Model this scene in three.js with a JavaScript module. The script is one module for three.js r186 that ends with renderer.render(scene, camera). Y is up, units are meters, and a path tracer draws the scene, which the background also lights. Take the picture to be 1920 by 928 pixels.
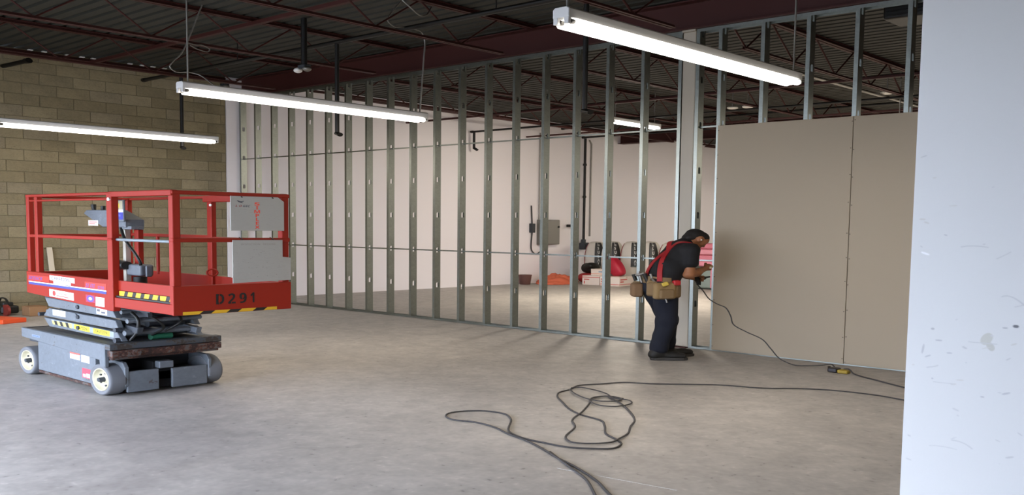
import * as THREE from 'three';
import { RoundedBoxGeometry } from 'three/addons/geometries/RoundedBoxGeometry.js';
import { mergeGeometries, mergeVertices, toCreasedNormals } from 'three/addons/utils/BufferGeometryUtils.js';
import { MarchingCubes } from 'three/addons/objects/MarchingCubes.js';
import { TextGeometry } from 'three/addons/geometries/TextGeometry.js';
import { FontLoader } from 'three/addons/loaders/FontLoader.js';
import { RectAreaLightUniformsLib } from 'three/addons/lights/RectAreaLightUniformsLib.js';

// ---------------------------------------------------------------- camera, sky, lamps' strength, exposure
// The photograph shows everything W times as wide as usual. The place is built that way: heights are in
// metres, every thing's own width and depth (and its place on the floor) are W times the usual ones.
const W = 1.543;
const scene = new THREE.Scene();
const camera = new THREE.PerspectiveCamera(2 * Math.atan(464 / 1782) * 180 / Math.PI, 1920 / 928, 0.1, 200);
camera.rotation.order = 'YXZ';
camera.position.set(0, 1.68, 0);
camera.rotation.set(-0.08556, 0.73883, 0.01231);
camera.setViewOffset(1920, 928, 0, -113.2, 1920, 928);          // the lens is shifted a little
scene.background = new THREE.Color(0.82, 0.92, 1.15);           // overcast sky; enters by the open loading door behind the camera
scene.backgroundIntensity = 11.5;
const LAMP = new THREE.Color(1.0, 0.885, 0.745), LAMP_NITS = 35, LAMP_GLOW = 3.6;
const renderer = new THREE.WebGLRenderer({ antialias: true });
renderer.toneMapping = THREE.LinearToneMapping;
renderer.toneMappingExposure = 1.3;
renderer.shadowMap.enabled = true;
RectAreaLightUniformsLib.init();

// ---------------------------------------------------------------- helpers
let seed = 7;
const rnd = () => { seed = (seed * 1664525 + 1013904223) >>> 0; return seed / 4294967296; };
const rr = (a, b) => a + (b - a) * rnd();
const taken = {};
function numbered(n) { const k = (taken[n] = (taken[n] ?? -1) + 1); return k ? n + '_' + String(k).padStart(3, '0') : n; }
const ORD = ['first', 'second', 'third', 'fourth', 'fifth', 'sixth', 'seventh', 'eighth', 'ninth', 'tenth', 'eleventh', 'twelfth', 'thirteenth', 'fourteenth', 'fifteenth', 'sixteenth', 'seventeenth', 'eighteenth', 'nineteenth', 'twentieth', 'twenty-first'];
function plain(g) {
  g = g.index ? g.toNonIndexed() : g;
  for (const k of Object.keys(g.attributes)) if (!['position', 'normal', 'uv'].includes(k)) g.deleteAttribute(k);
  if (!g.attributes.normal) g.computeVertexNormals();
  if (!g.attributes.uv) g.setAttribute('uv', new THREE.Float32BufferAttribute(new Float32Array(g.attributes.position.count * 2), 2));
  g.groups.length = 0; g.morphAttributes = {};
  return g;
}
function metreUV(g) {           // uv in metres, by the way each face looks
  const p = g.attributes.position, n = g.attributes.normal, uv = g.attributes.uv;
  for (let i = 0; i < p.count; i += 3) {
    let x = 0, y = 0, z = 0;
    for (let k = 0; k < 3; k++) { x += n.getX(i + k); y += n.getY(i + k); z += n.getZ(i + k); }
    x = Math.abs(x); y = Math.abs(y); z = Math.abs(z);
    for (let k = 0; k < 3; k++) {
      const j = i + k;
      if (y >= x && y >= z) uv.setXY(j, p.getX(j), p.getZ(j)); else if (x >= z) uv.setXY(j, p.getZ(j), p.getY(j)); else uv.setXY(j, p.getX(j), p.getY(j));
    }
  }
  return g;
}
function wide(geoms, keepUV) {
  const list = [].concat(geoms).map(plain), g = list.length > 1 ? mergeGeometries(list) : list[0];
  if (!keepUV) metreUV(g);
  g.scale(W, 1, W);
  return g;
}
function obj(name, geoms, material, parent = scene, keepUV = false) {
  const m = new THREE.Mesh(wide(geoms, keepUV), material);
  m.name = parent === scene ? numbered(name) : name;
  parent.add(m);
  return m;
}
function tag(o, label, category, group, kind) {
  if (label) o.userData.label = label;
  if (category) o.userData.category = category;
  if (group) o.userData.group = group;
  if (kind) o.userData.kind = kind;
  return o;
}
function thing(name, label, category, [x, y, z] = [0, 0, 0], turn = 0, group) {
  const o = new THREE.Group();
  o.name = numbered(name); o.position.set(x * W, y, z * W); o.rotation.y = turn;
  scene.add(o);
  return tag(o, label, category, group);
}
function dup(src, [x, y, z], label, turn) {
  const o = src.clone(); o.name = numbered(src.name.replace(/_\d{3}$/, '')); scene.add(o);
  o.position.set(x * W, y, z * W); if (turn !== undefined) o.rotation.y = turn;
  o.userData = { ...src.userData, label };
  return o;
}
const struct = (name, geoms, material, keepUV) => tag(obj(name, geoms, material, scene, keepUV), null, null, null, 'structure');
const move = (g, x, y, z) => g.translate(x, y, z);
// a box between two corners
function bx(x0, y0, z0, x1, y1, z1) { return new THREE.BoxGeometry(Math.abs(x1 - x0), Math.abs(y1 - y0), Math.abs(z1 - z0)).translate((x0 + x1) / 2, (y0 + y1) / 2, (z0 + z1) / 2); }
function rb(x0, y0, z0, x1, y1, z1, r = 0.008, seg = 1) {
  const a = Math.abs(x1 - x0), b = Math.abs(y1 - y0), c = Math.abs(z1 - z0);
  return new RoundedBoxGeometry(a, b, c, seg, Math.min(r, a / 2.1, b / 2.1, c / 2.1)).translate((x0 + x1) / 2, (y0 + y1) / 2, (z0 + z1) / 2);
}
const V = (a) => new THREE.Vector3(...a);
function rod(a, b, r, r2 = r, n = 10) {
  const A = V(a), B = V(b), d = B.clone().sub(A), g = new THREE.CylinderGeometry(r2, r, d.length(), n);
  g.applyQuaternion(new THREE.Quaternion().setFromUnitVectors(new THREE.Vector3(0, 1, 0), d.normalize()));
  return g.translate((A.x + B.x) / 2, (A.y + B.y) / 2, (A.z + B.z) / 2);
}
function tube(pts, r, seg = pts.length * 6, n = 7, closed = false) { return new THREE.TubeGeometry(new THREE.CatmullRomCurve3(pts.map(V), closed, 'centripetal'), seg, r, n, closed); }
function prism(pts, z0, z1, bevel = 0) {       // outline in x,y pushed along z
  const g = new THREE.ExtrudeGeometry(new THREE.Shape(pts.map(([x, y]) => new THREE.Vector2(x, y))), { depth: z1 - z0 - 2 * bevel, bevelEnabled: bevel > 0, bevelSize: bevel, bevelThickness: bevel, bevelSegments: 1, bevelOffset: -bevel });
  return g.translate(0, 0, z0 + bevel);
}

// ---------------------------------------------------------------- computed textures
function lattice(n, s) { let q = s; const a = new Float32Array(n * n); for (let i = 0; i < n * n; i++) { q = (q * 1664525 + 1013904223) >>> 0; a[i] = q / 4294967296; } return a; }
function noiseField(size, octaves, s) {        // octaves: [cells, weight]...; tiles
  const out = new Float32Array(size * size); let total = 0;
  octaves.forEach(([n, w, ny = n], o) => {
    const a = lattice(Math.max(n, ny), s + o * 977), N = Math.max(n, ny); total += w;
    for (let y = 0; y < size; y++) {
      const fy = y / size * ny, y0 = Math.floor(fy), ty = fy - y0, sy = ty * ty * (3 - 2 * ty), r0 = (y0 % ny) * N, r1 = ((y0 + 1) % ny) * N;
      for (let x = 0; x < size; x++) {
        const fx = x / size * n, x0 = Math.floor(fx), tx = fx - x0, sx = tx * tx * (3 - 2 * tx), c0 = x0 % n, c1 = (x0 + 1) % n;
        const p = a[r0 + c0] + (a[r0 + c1] - a[r0 + c0]) * sx, q = a[r1 + c0] + (a[r1 + c1] - a[r1 + c0]) * sx;
        out[y * size + x] += w * (p + (q - p) * sy);
      }
    }
  });
  for (let i = 0; i < out.length; i++) out[i] /= total;
  return out;
}
function dataTex(size, fn, srgb, metres) {
  const d = new Uint8Array(size * size * 4);
  for (let i = 0; i < size * size; i++) { const c = fn(i, i % size, Math.floor(i / size)); d[i * 4] = c[0]; d[i * 4 + 1] = c[1]; d[i * 4 + 2] = c[2]; d[i * 4 + 3] = 255; }
  const t = new THREE.DataTexture(d, size, size); t.wrapS = t.wrapT = THREE.RepeatWrapping; t.magFilter = THREE.LinearFilter; t.minFilter = THREE.LinearMipmapLinearFilter; t.generateMipmaps = true;
  if (srgb) t.colorSpace = THREE.SRGBColorSpace;
  t.repeat.set(1 / metres, 1 / metres); t.needsUpdate = true;
  return t;
}
const clamp = (v, a = 0, b = 255) => Math.max(a, Math.min(b, v));
function canvasTex(w, h, draw) {
  const c = document.createElement('canvas'); c.width = w; c.height = h; const g = c.getContext('2d'); draw(g, w, h);
  const t = new THREE.CanvasTexture(c); t.colorSpace = THREE.SRGBColorSpace; return t;
}

// concrete: mottled grey with trowel marks, pale scrapes and dark specks
const cn1 = noiseField(1024, [[4, 1], [9, 0.9], [23, 0.7], [61, 0.45]], 11), cn2 = noiseField(1024, [[170, 1], [340, 0.8]], 29), cn3 = noiseField(1024, [[48, 1], [90, 0.7]], 41);
const concreteMap = dataTex(1024, (i) => {
  let v = 184 + (cn1[i] - 0.5) * 40 + (cn2[i] - 0.5) * 22 + (cn3[i] - 0.5) * 24;
  if (cn2[i] > 0.86) v += 10; if (cn2[i] < 0.115) v -= 34;
  return [clamp(v * 1.0), clamp(v * 0.975), clamp(v * 0.94)];
}, true, 5);
const concreteBump = dataTex(1024, (i) => { const v = clamp(128 + (cn2[i] - 0.5) * 120 + (cn3[i] - 0.5) * 40); return [v, v, v]; }, false, 5);
const concreteRough = dataTex(512, (i, x, y) => { const k = (y * 2) * 1024 + x * 2, v = clamp(190 + (cn1[k] - 0.5) * 90); return [v, v, v]; }, false, 5);
// block face: sandy, pitted
const bn = noiseField(512, [[6, 1], [40, 0.8], [120, 0.9], [250, 0.9]], 71);
const blockMap = dataTex(512, (i) => { const v = 222 + (bn[i] - 0.5) * 60 - (bn[i] < 0.3 ? 12 : 0); return [clamp(v), clamp(v * 0.985), clamp(v * 0.95)]; }, true, 0.8);
const blockBump = dataTex(512, (i) => { const v = clamp(bn[i] * 255); return [v, v, v]; }, false, 0.8);
// painted block wall far away: faint courses under thick paint
const paintBump = dataTex(512, (i, x, y) => {
  const course = Math.floor(y / 64), u = (x + (course % 2) * 64) % 128, v = y % 64;
  const j = (u < 3 || v < 3) ? 90 : 128; const k = clamp(j + (bn[i] - 0.5) * 30); return [k, k, k];
}, false, 1.6256);
// steel sheet spangle, rust, wear
const sn = noiseField(512, [[30, 1], [70, 0.8], [8, 0.5]], 91);
const zincMap = dataTex(512, (i) => { const v = 226 + (sn[i] - 0.5) * 26; return [clamp(v), clamp(v), clamp(v * 0.985)]; }, true, 0.7);
const zincRough = dataTex(512, (i) => { const v = clamp(94 + (sn[i] - 0.5) * 44); return [v, v, v]; }, false, 0.7);
const rn = noiseField(512, [[10, 1], [34, 0.8], [90, 0.6]], 133);
const rustMap = dataTex(512, (i) => { const k = rn[i]; return k > 0.6 ? [84, 78, 74] : k > 0.52 ? [92, 60, 44] : k > 0.36 ? [64, 38, 29] : [40, 28, 24]; }, true, 0.6);
const greyWear = dataTex(512, (i) => { const k = rn[i], v = 1 + (sn[i] - 0.5) * 0.14; return k > 0.76 ? [82 * v, 78 * v, 74 * v] : k < 0.24 ? [112 * v, 117 * v, 121 * v] : [100 * v, 106 * v, 111 * v]; }, true, 0.9);
const trayWear = dataTex(512, (i) => { const k = rn[i]; return k > 0.6 ? [62, 54, 48] : k > 0.5 ? [76, 74, 71] : [70, 75, 80]; }, true, 0.6);

const std = (color, roughness = 0.8, metalness = 0, extra = {}) => new THREE.MeshStandardMaterial({ color, roughness, metalness, ...extra });
const M = {
  concrete: std(0xe7e6e5, 0.8, 0, { map: concreteMap, bumpMap: concreteBump, bumpScale: 0.002, roughnessMap: concreteRough }),
  mortar: std(0x8b836b, 0.95, 0, { map: blockMap, bumpMap: blockBump, bumpScale: 0.003 }),
  paintedWall: std(0xf1edf0, 0.75, 0, { bumpMap: paintBump, bumpScale: 0.003 }),
  farWall: std(0xcfc8c2, 0.8),
  plainWall: std(0xb9b2a4, 0.85),
  deck: std(0x302f27, 0.75, 0.05),
  redSteel: std(0x3f130c, 0.65, 0.0),
  zinc: std(0xaab0ac, 1, 1, { map: zincMap, roughnessMap: zincRough }),
  drywall: std(0xa59884, 0.85),
  dryPaper: std(0x9b8d7b, 0.9),
  screw: std(0x4a453e, 0.5, 0.6),
  white: std(0xe6e4de, 0.5),
  column: std(0xb3aa99, 0.6),
  fixture: std(0xd9d9d6, 0.4),
  tube: std(0xffffff, 0.4, 0, { emissive: LAMP.clone().lerp(new THREE.Color(1, 1, 1), 0.55), emissiveIntensity: LAMP_GLOW }),
  tubeEnd: std(0x55524c, 0.4, 0.7),
  black: std(0x14140f, 0.55),
  blackPipe: std(0x12110f, 0.5, 0.3),
  cord: std(0x3b3939, 0.7),
  conduit: std(0x8d8b86, 0.45, 0.8),
  liftRed: new THREE.MeshPhysicalMaterial({ color: 0x8f210f, roughness: 0.55, specularIntensity: 0.55 }),
  liftGrey: std(0xffffff, 0.55, 0.1, { map: greyWear }),
  liftGreyDark: std(0x383c41, 0.6, 0.2),
  tray: std(0xffffff, 0.6, 0.2, { map: trayWear }),
  rust: std(0xffffff, 0.8, 0.1, { map: rustMap }),
  tyre: std(0x66686b, 0.85),
  hub: std(0xaba489, 0.55),
  hole: std(0x0c0c0d, 0.9),
  signGrey: std(0xb9b6ae, 0.6),
};
M.blocks = [0xa89d80, 0x9f9477, 0xada287, 0x988e73, 0xa29880, 0x978c70].map((c) => std(c, 0.95, 0, { map: blockMap, bumpMap: blockBump, bumpScale: 0.004 }));

// ---------------------------------------------------------------- the hall
const L = 12.113, D = 7.475, DECK = 4.82;
struct('floor', bx(-12.6, -0.2, -26, 6.2, 0, 0.55), M.concrete);
struct('ground', bx(-40, -0.35, 0.55, 30, -0.03, 34), std(0x9a9894, 0.9));
const wallLeft = struct('wall_left', bx(-12.4, 0, -7.275, -12.121, DECK, 0.5), M.mortar);
{ // the blocks of the bare wall that the camera sees, one by one
  const y0 = 0.141, H = 0.2032, B = 0.4064, cache = {};
  const blockGeo = (z, h, v) => {
    const k = z.toFixed(2) + h.toFixed(2) + v;
    if (!cache[k]) {
      const g = metreUV(plain(prism([[0.004, 0.004], [z - 0.004, 0.004], [z - 0.004, h - 0.004], [0.004, h - 0.004]], 0, 0.05, 0.0035).rotateY(Math.PI / 2)));   // x: depth, -z: length
      const uv = g.attributes.uv; for (let i = 0; i < uv.count; i++) uv.setXY(i, uv.getX(i) + v * 0.37, uv.getY(i) + v * 0.23);
      cache[k] = g.scale(W, 1, W);
    }
    return cache[k];
  };
  for (let r = -1; r < 23; r++) {
    const lo = r < 0 ? 0 : y0 + H * r, hi = Math.min(r < 0 ? y0 : lo + H, 4.74), j0 = (r & 1) ? -4.557 : -4.353;
    for (let z = j0 + B * 4; z > -7.26; z -= B) {
      const end = Math.max(z - B, -7.27), len = z - end;
      if (z > -3.2 || len < 0.06) continue;
      const m = new THREE.Mesh(blockGeo(len, hi - lo, Math.floor(rnd() * 4)), M.blocks[Math.floor(rnd() * 6)]);
      m.name = 'block'; m.position.set((-L - 0.05 + rr(-0.0015, 0.0015)) * W, lo, z * W); wallLeft.add(m);
    }
  }
}
struct('wall_back', bx(-12.4, 0, -25.6, -12.1, DECK, -7.276), M.paintedWall);
struct('wall_end', bx(-12.4, 0, -25.9, 6.2, DECK, -25.6), M.farWall);
struct('wall_right', bx(6, 0, -25.6, 6.2, DECK, 0.5), M.plainWall);
struct('wall_front', [bx(-12.4, 0, 0.35, -10.2, DECK, 0.55), bx(-10.2, 2.8, 0.35, -2.2, DECK, 0.55), bx(-2.2, 0, 0.35, 6.2, DECK, 0.55)], M.plainWall);   // the loading door stands open
struct('ceiling', bx(-12.6, 4.9, -26, 6.2, 5.1, 0.6), M.deck);
{ // ribbed steel roof deck, ribs along x
  const P = [[0, DECK], [0.1, DECK], [0.107, DECK + 0.076], [0.1454, DECK + 0.076]], z0 = 0.5, n = 172, a = -12.3, b = 6.1, pos = [];
  const line = []; for (let i = 0; i < n; i++) for (const [dz, y] of P) line.push([z0 - i * 0.1524 - dz, y]);
  for (let i = 0; i + 1 < line.length; i++) { const [za, ya] = line[i], [zb, yb] = line[i + 1]; pos.push(a, ya, za, b, ya, za, b, yb, zb, a, ya, za, b, yb, zb, a, yb, zb); }
  const g = new THREE.BufferGeometry(); g.setAttribute('position', new THREE.Float32BufferAttribute(pos, 3)); g.computeVertexNormals();
  const deck = struct('ceiling', g, M.deck);
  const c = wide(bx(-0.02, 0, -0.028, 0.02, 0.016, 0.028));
  for (const z of [-4.65, -4.81, -5.09, -5.265, -5.405, -5.88, -6.045, -6.19, -6.35]) { const m = new THREE.Mesh(c, M.white); m.name = 'daylight_dash'; m.position.set((-L + 0.04) * W, 4.80, z * W); deck.add(m); }  // white pieces standing in for daylight that shows through the open ribs
}
struct('trim', [bx(-L, 4.74, -7.4, -L + 0.06, 4.748, 0.34), bx(-L, 4.748, -7.4, -L + 0.008, 4.80, 0.34), bx(-L + 0.01, 4.74, -25.5, -L + 0.06, 4.748, -7.6), bx(-L + 0.013, 4.748, -25.5, -L + 0.02, 4.80, -7.6)], M.redSteel);
// near partition of painted board, ends in mid-room
const PX = -1.283, PZ = -3.6;
const scuffTex = canvasTex(512, 1024, (g, w, h) => {     // 1.6 m x 3.2 m of its face, from y 0.2 to 3.4, x PX on
  g.fillStyle = '#e6e6e3'; g.fillRect(0, 0, w, h);
  const at = (x, y) => [(x - PX) * 320, (3.4 - y) * 320];
  const mark = (x, y, rx, ry, c, a = 0) => { const [u, v] = at(x, y); g.fillStyle = c; g.beginPath(); g.ellipse(u, v, rx, ry, a, 0, 7); g.fill(); };
  mark(-1.233, 1.556, 5.5, 1.7, '#ffffff', 0.5); mark(-0.916, 1.18, 3, 2.4, '#77777a'); mark(-0.95, 1.167, 3, 1.4, '#c6c6c5');
  mark(-1.008, 1.1, 6, 11, '#d2d1c7', 0.3); mark(-0.994, 1.06, 4, 8, '#d0cfc6', -0.3);
  mark(-1.193, 1.133, 2, 2, '#c4c4c4'); mark(-1.17, 1.07, 4, 1.5, '#cecece'); mark(-1.224, 1.014, 1.2, 9, '#cdcdcc', 0.1);
  for (let i = 0; i < 46; i++) mark(rr(-1.26, -0.76), rr(0.3, 2.2), rr(0.8, 5), rr(0.6, 1.6), ['#d9d9d7', '#d3d3d1', '#dbd9d3', '#cdcdcd'][i % 4], rr(-0.8, 0.8));
  for (let i = 0; i < 12; i++) { const [u, v] = at(rr(-1.24, -0.8), rr(0.4, 1.9)); g.strokeStyle = '#d6d6d4'; g.lineWidth = rr(0.8, 2); g.beginPath(); g.moveTo(u, v); g.quadraticCurveTo(u + rr(4, 14), v + rr(-10, 10), u + rr(10, 34), v + rr(-14, 14)); g.stroke(); }
});
{
  const g = plain(bx(PX, 0, PZ - 0.12, 6, DECK, PZ)), p = g.attributes.position, uv = g.attributes.uv;
  for (let i = 0; i < p.count; i++) uv.setXY(i, (p.getX(i) - PX) / 1.6, (p.getY(i) - 0.2) / 3.2);
  scuffTex.wrapS = scuffTex.wrapT = THREE.ClampToEdgeWrapping; scuffTex.minFilter = THREE.LinearFilter;
  struct('wall_partition', g, std(0xffffff, 0.8, 0, { map: scuffTex }), true);
}

// ---------------------------------------------------------------- steel of the roof
const iBeam = (z, y0, y1, w) => [bx(-12.1, y0, z - w / 2, 6, y0 + 0.018, z + w / 2), bx(-12.1, y1 - 0.018, z - w / 2, 6, y1, z + w / 2), bx(-12.1, y0 + 0.018, z - 0.006, 6, y1 - 0.018, z + 0.006)];
tag(obj('roof_beam', iBeam(-7.53, 4.412, 4.80, 0.2), M.redSteel), 'deep dark red roof beam running directly above the metal stud wall', 'beam');
tag(obj('roof_beam', iBeam(-16.65, 4.41, 4.80, 0.2), M.redSteel), 'dark red roof beam far off across the room behind the stud wall', 'beam');
function makeJoist(len, label, group) {
  const t = thing('roof_joist', label, 'joist', [0, 0, 0], 0, group);
  obj('top_chord', [bx(-0.045, 4.755, -len, -0.008, 4.761, 0), bx(0.008, 4.755, -len, 0.045, 4.761, 0), bx(-0.014, 4.761, -len, -0.008, 4.80, 0), bx(0.008, 4.761, -len, 0.014, 4.80, 0), bx(-0.045, 4.80, -len, 0.045, 4.812, 0)], M.redSteel, t);
  obj('bottom_chord', [bx(-0.036, 4.272, -len + 0.45, -0.008, 4.278, -0.45), bx(0.008, 4.272, -len + 0.45, 0.036, 4.278, -0.45), bx(-0.014, 4.278, -len + 0.45, -0.008, 4.312, -0.45), bx(0.008, 4.278, -len + 0.45, 0.014, 4.312, -0.45)], M.redSteel, t);
  const n = Math.round(len / 0.5), pts = [];
  for (let i = 0; i <= n; i++) pts.push([0, i % 2 && i > 0 && i < n ? 4.295 : 4.775, -len * i / n]);
  obj('web_rod', pts.slice(1).map((p, i) => rod(pts[i], p, 0.011, 0.011, 6)), M.redSteel, t);
  return t;
}
const joistX = [-10.42, -8.45, -6.5, -4.53, -2.56, -0.6, 1.4];
{
  const bays = [[7.7, 0.3, 'in front of the stud wall', 'open web joists over the near floor'], [8.85, -7.7, 'behind the stud wall', 'open web joists over the room behind the studs'], [8.6, -16.85, 'beyond the second roof beam', 'open web joists at the far end']];
  for (const [len, z, where, group] of bays) {
    let first;
    joistX.forEach((x, i) => {
      const label = `red open-web joist ${where}, ${ORD[i]} from the left wall`;
      if (!first) { first = makeJoist(len, label, group); first.position.set(x * W, 0, z * W); } else dup(first, [x, 0, z], label);
    });
  }
}
tag(obj('bridging_bar', [bx(-12.1, 4.70, -5.40, 5.9, 4.706, -5.35), bx(-12.1, 4.706, -5.356, 5.9, 4.752, -5.35)], M.redSteel), 'dark red angle bar crossing under the near joists from the block wall', 'bar');
tag(obj('bridging_bar', [bx(-12.05, 4.26, -10.6, 5.9, 4.266, -10.56), bx(-12.05, 4.266, -10.566, 5.9, 4.30, -10.56)], M.redSteel), 'dark red angle bar crossing under the joists behind the stud wall', 'bar');
tag(obj('bridging_bar', [bx(-12.05, 4.26, -13.6, 5.9, 4.266, -13.56), bx(-12.05, 4.266, -13.566, 5.9, 4.30, -13.56)], M.redSteel), 'second dark red angle bar under the far joists, deeper into the room', 'bar');

// ---------------------------------------------------------------- the stud wall
{
  const H = 4.40, web = new THREE.Shape(); web.moveTo(0, 0); web.lineTo(0.092, 0); web.lineTo(0.092, H); web.lineTo(0, H); web.lineTo(0, 0);
  for (let k = 1; k <= 7; k++) { const y = 0.62 * k - 0.012, h = new THREE.Path(), c = 0.046; h.moveTo(c - 0.019, y - 0.03); h.lineTo(c + 0.019, y - 0.03); h.lineTo(c + 0.019, y + 0.04); h.absarc(c, y + 0.04, 0.019, 0, Math.PI); h.lineTo(c - 0.019, y - 0.03); web.holes.push(h); }
  const stud = () => [
    new THREE.ExtrudeGeometry(web, { depth: 0.0014, bevelEnabled: false, curveSegments: 5 }).rotateY(Math.PI / 2).translate(0.034, 0, 0),   // web on the right, running back
    bx(0, 0, -0.0014, 0.0354, H, 0), bx(0, 0, -0.092, 0.0354, H, -0.0906), bx(0, 0, -0.011, 0.0014, H, -0.0014), bx(0, 0, -0.0906, 0.0014, H, -0.081)];
  const geo = wide(stud());
  const G = 'galvanised studs of the partition frame';
  const put = (x, label) => { const m = new THREE.Mesh(geo, M.zinc); m.name = numbered('metal_stud'); m.position.set(x * W, 0.004, -D * W); scene.add(m); tag(m, label, 'stud', G); };
  put(-12.09, 'galvanised stud against the white side wall at the far left end');
  for (let k = -3; k <= 14; k++) put(-10.491 + 0.4064 * k - 0.005, k === 14 ? 'galvanised metal stud close against the left side of the white column' : `galvanised stud in the open frame, ${ORD[13 - k]} left of the one touching the white column`);
  put(-4.624, 'galvanised metal stud against the right side of the white column, behind the worker');
  for (let k = 15; k <= 21; k++) put(-10.491 + 0.4064 * k - 0.005, k === 15 ? 'galvanised metal stud along the left edge of the drywall sheets' : k < 20 ? `galvanised metal stud rising above the drywall sheets, ${ORD[k - 15]} from their left edge` : `galvanised metal stud hidden by the white partition, ${ORD[k - 20]} past its edge`);
  for (const [a, b, w] of [[-12.1, -4.766, 'left'], [-4.624, -0.6, 'right']]) {
    tag(obj('floor_track', [bx(a, 0, -D - 0.095, b, 0.0016, -D + 0.002), bx(a, 0, -D + 0.0006, b, 0.03, -D + 0.002), bx(a, 0, -D - 0.095, b, 0.03, -D - 0.0936)], M.zinc), `galvanised floor track that the studs to the ${w} of the white column stand in`, 'track');
    tag(obj('ceiling_track', [bx(a, 4.407, -D - 0.095, b, 4.4086, -D + 0.002), bx(a, 4.365, -D + 0.0006, b, 4.4086, -D + 0.002), bx(a, 4.365, -D - 0.095, b, 4.4086, -D - 0.0936)], M.zinc), `galvanised top track under the red beam, ${w} of the white column`, 'track');
  }
  for (const [y, t] of [[1.228, 'lower thin galvanised channel threaded through the studs at waist height'], [3.068, 'upper thin galvanised channel threaded through the studs at board-top height']])
    tag(obj('bracing_channel', [...[[-12.05, -4.768], [-4.622, -4.36]].flatMap(([a, b]) => [bx(a, y, -D - 0.052, b, y + 0.0016, -D - 0.04), bx(a, y, -D - 0.0416, b, y + 0.022, -D - 0.04), bx(a, y, -D - 0.052, b, y + 0.022, -D - 0.0504)])], M.zinc), t, 'channel');
}
{
  const t = thing('steel_column', 'white painted square steel column standing in the stud wall behind the worker', 'column', [-4.695, 0, -7.555]);
  obj('shaft', rb(-0.068, 0.012, -0.075, 0.068, 4.385, 0.082, 0.012), M.column, t);
  obj('base_plate', bx(-0.069, 0, -0.1, 0.069, 0.012, 0.13), M.redSteel, t);
  obj('cap_plate', bx(-0.069, 4.385, -0.1, 0.069, 4.409, 0.1), M.column, t);
}
{
  const sheet = (x0, x1, label) => {
    const t = thing('drywall_sheet', label, 'drywall', [x0, 0, -D + 0.002], 0, 'full height sheets of drywall on the studs');
    const w = x1 - x0;
    obj('panel', rb(0.002, 0.016, 0.0006, w - 0.002, 3.075, 0.0132, 0.004), M.drywall, t);
    const s = wide(new THREE.CylinderGeometry(0.0055, 0.0055, 0.0012, 8).rotateX(Math.PI / 2));
    for (const x of [0.012, w - 0.012]) for (const y of [0.06, 0.36, 0.7, 1.02, 1.34, 1.66, 2.0, 2.35, 2.7, 3.03]) { const m = new THREE.Mesh(s, M.screw); m.name = 'screw'; m.position.set((x + rr(-0.003, 0.003)) * W, y + rr(-0.03, 0.03), 0.0136 * W); t.add(m); }
  };
  sheet(-4.376, -3.156, 'tan drywall sheet that the worker is bent towards, left of the two');
  sheet(-3.156, -1.936, 'tan drywall sheet partly hidden by the near white partition, right of the two');
}

// ---------------------------------------------------------------- lamps
function lampLight(x, y, z, w, len, nits) {
  for (const s of [-1, 1]) {
    const l = new THREE.RectAreaLight(LAMP, nits, w * W, len * W); l.name = 'fluorescent_tube_light';
    l.position.set((x + s * 0.05) * W, y - 0.055, z * W); l.rotation.set(-Math.PI / 2, s * 0.5, 0, 'XYZ');
    scene.add(l);
  }
}
function stripLight(x, y, zNear, len, label, hang) {
  const t = thing('fluorescent_light', label, 'light', [x, y, zNear - len / 2], 0, 'hanging fluorescent strip lights'), h = len / 2;
  obj('housing', [prism([[-0.05, 0.025], [0.05, 0.025], [0.05, 0.085], [0.035, 0.1], [-0.035, 0.1], [-0.05, 0.085]], -h, h, 0.003)], M.fixture, t);
  for (const e of [-1, 1]) for (const s of [-1, 1]) obj('lamp_holder', rb(s * 0.033 - 0.014, -0.022, e * (h - 0.012) - 0.011, s * 0.033 + 0.014, 0.027, e * (h - 0.012) + 0.011, 0.004), M.fixture, t);
  for (const s of [-1, 1]) {
    const tb = obj('tube', rod([s * 0.037, -0.01, -h + 0.05], [s * 0.037, -0.01, h - 0.05], 0.028, 0.028, 16), M.tube, t);
    obj('tube_cap', [rod([s * 0.033, 0, h - 0.05], [s * 0.033, 0, h - 0.024], 0.0195, 0.0195, 14), rod([s * 0.033, 0, -h + 0.05], [s * 0.033, 0, -h + 0.024], 0.0195, 0.0195, 14)], M.tubeEnd, tb);
  }
  for (const [dz, top] of hang) obj('hanger_rod', rod([0, 0.1, dz], [0, top - y, dz], 0.007, 0.007, 8), M.conduit, t);
  return t;
}
stripLight(-2.933, 3.175, -3.535, 2.44, 'hanging fluorescent strip light nearest the camera, over the cord on the floor', [[1.17, 4.8], [-1.19, 4.8]]);
stripLight(-6.614, 3.175, -3.592, 2.44, 'hanging fluorescent strip light above the middle of the floor, between the other two', [[1.15, 4.8]]);
stripLight(-10.3, 3.155, -3.62, 2.44, 'hanging fluorescent strip light at the left edge, before the block wall', [[1.21, 4.8]]);
stripLight(-8.25, 4.02, -11.1, 1.22, 'short fluorescent strip light high up in the room behind the studs', [[0.5, 4.8], [-0.5, 4.8]]);
stripLight(-4.6, 3.17, -12.2, 2.44, 'fluorescent strip light in the back room hidden behind the left drywall sheet', [[1.15, 4.8], [-1.15, 4.8]]);
stripLight(-1.6, 3.17, -10.2, 2.44, 'fluorescent strip light in the back room hidden behind the near white partition', [[1.15, 4.8], [-1.15, 4.8]]);
stripLight(0.75, 3.175, -3.82, 2.44, 'unseen fluorescent strip light added behind the white partition to brighten the studs', [[1.15, 4.8], [-1.15, 4.8]]);  // lamp added out of sight to brighten the stud webs from the right
stripLight(-7, 3.17, -18.98, 2.44, 'unseen fluorescent strip light added far back to brighten the white wall, farthest of all', [[1.15, 4.8], [-1.15, 4.8]]);  // added where the drywall hides it, for more light on the far white wall
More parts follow.
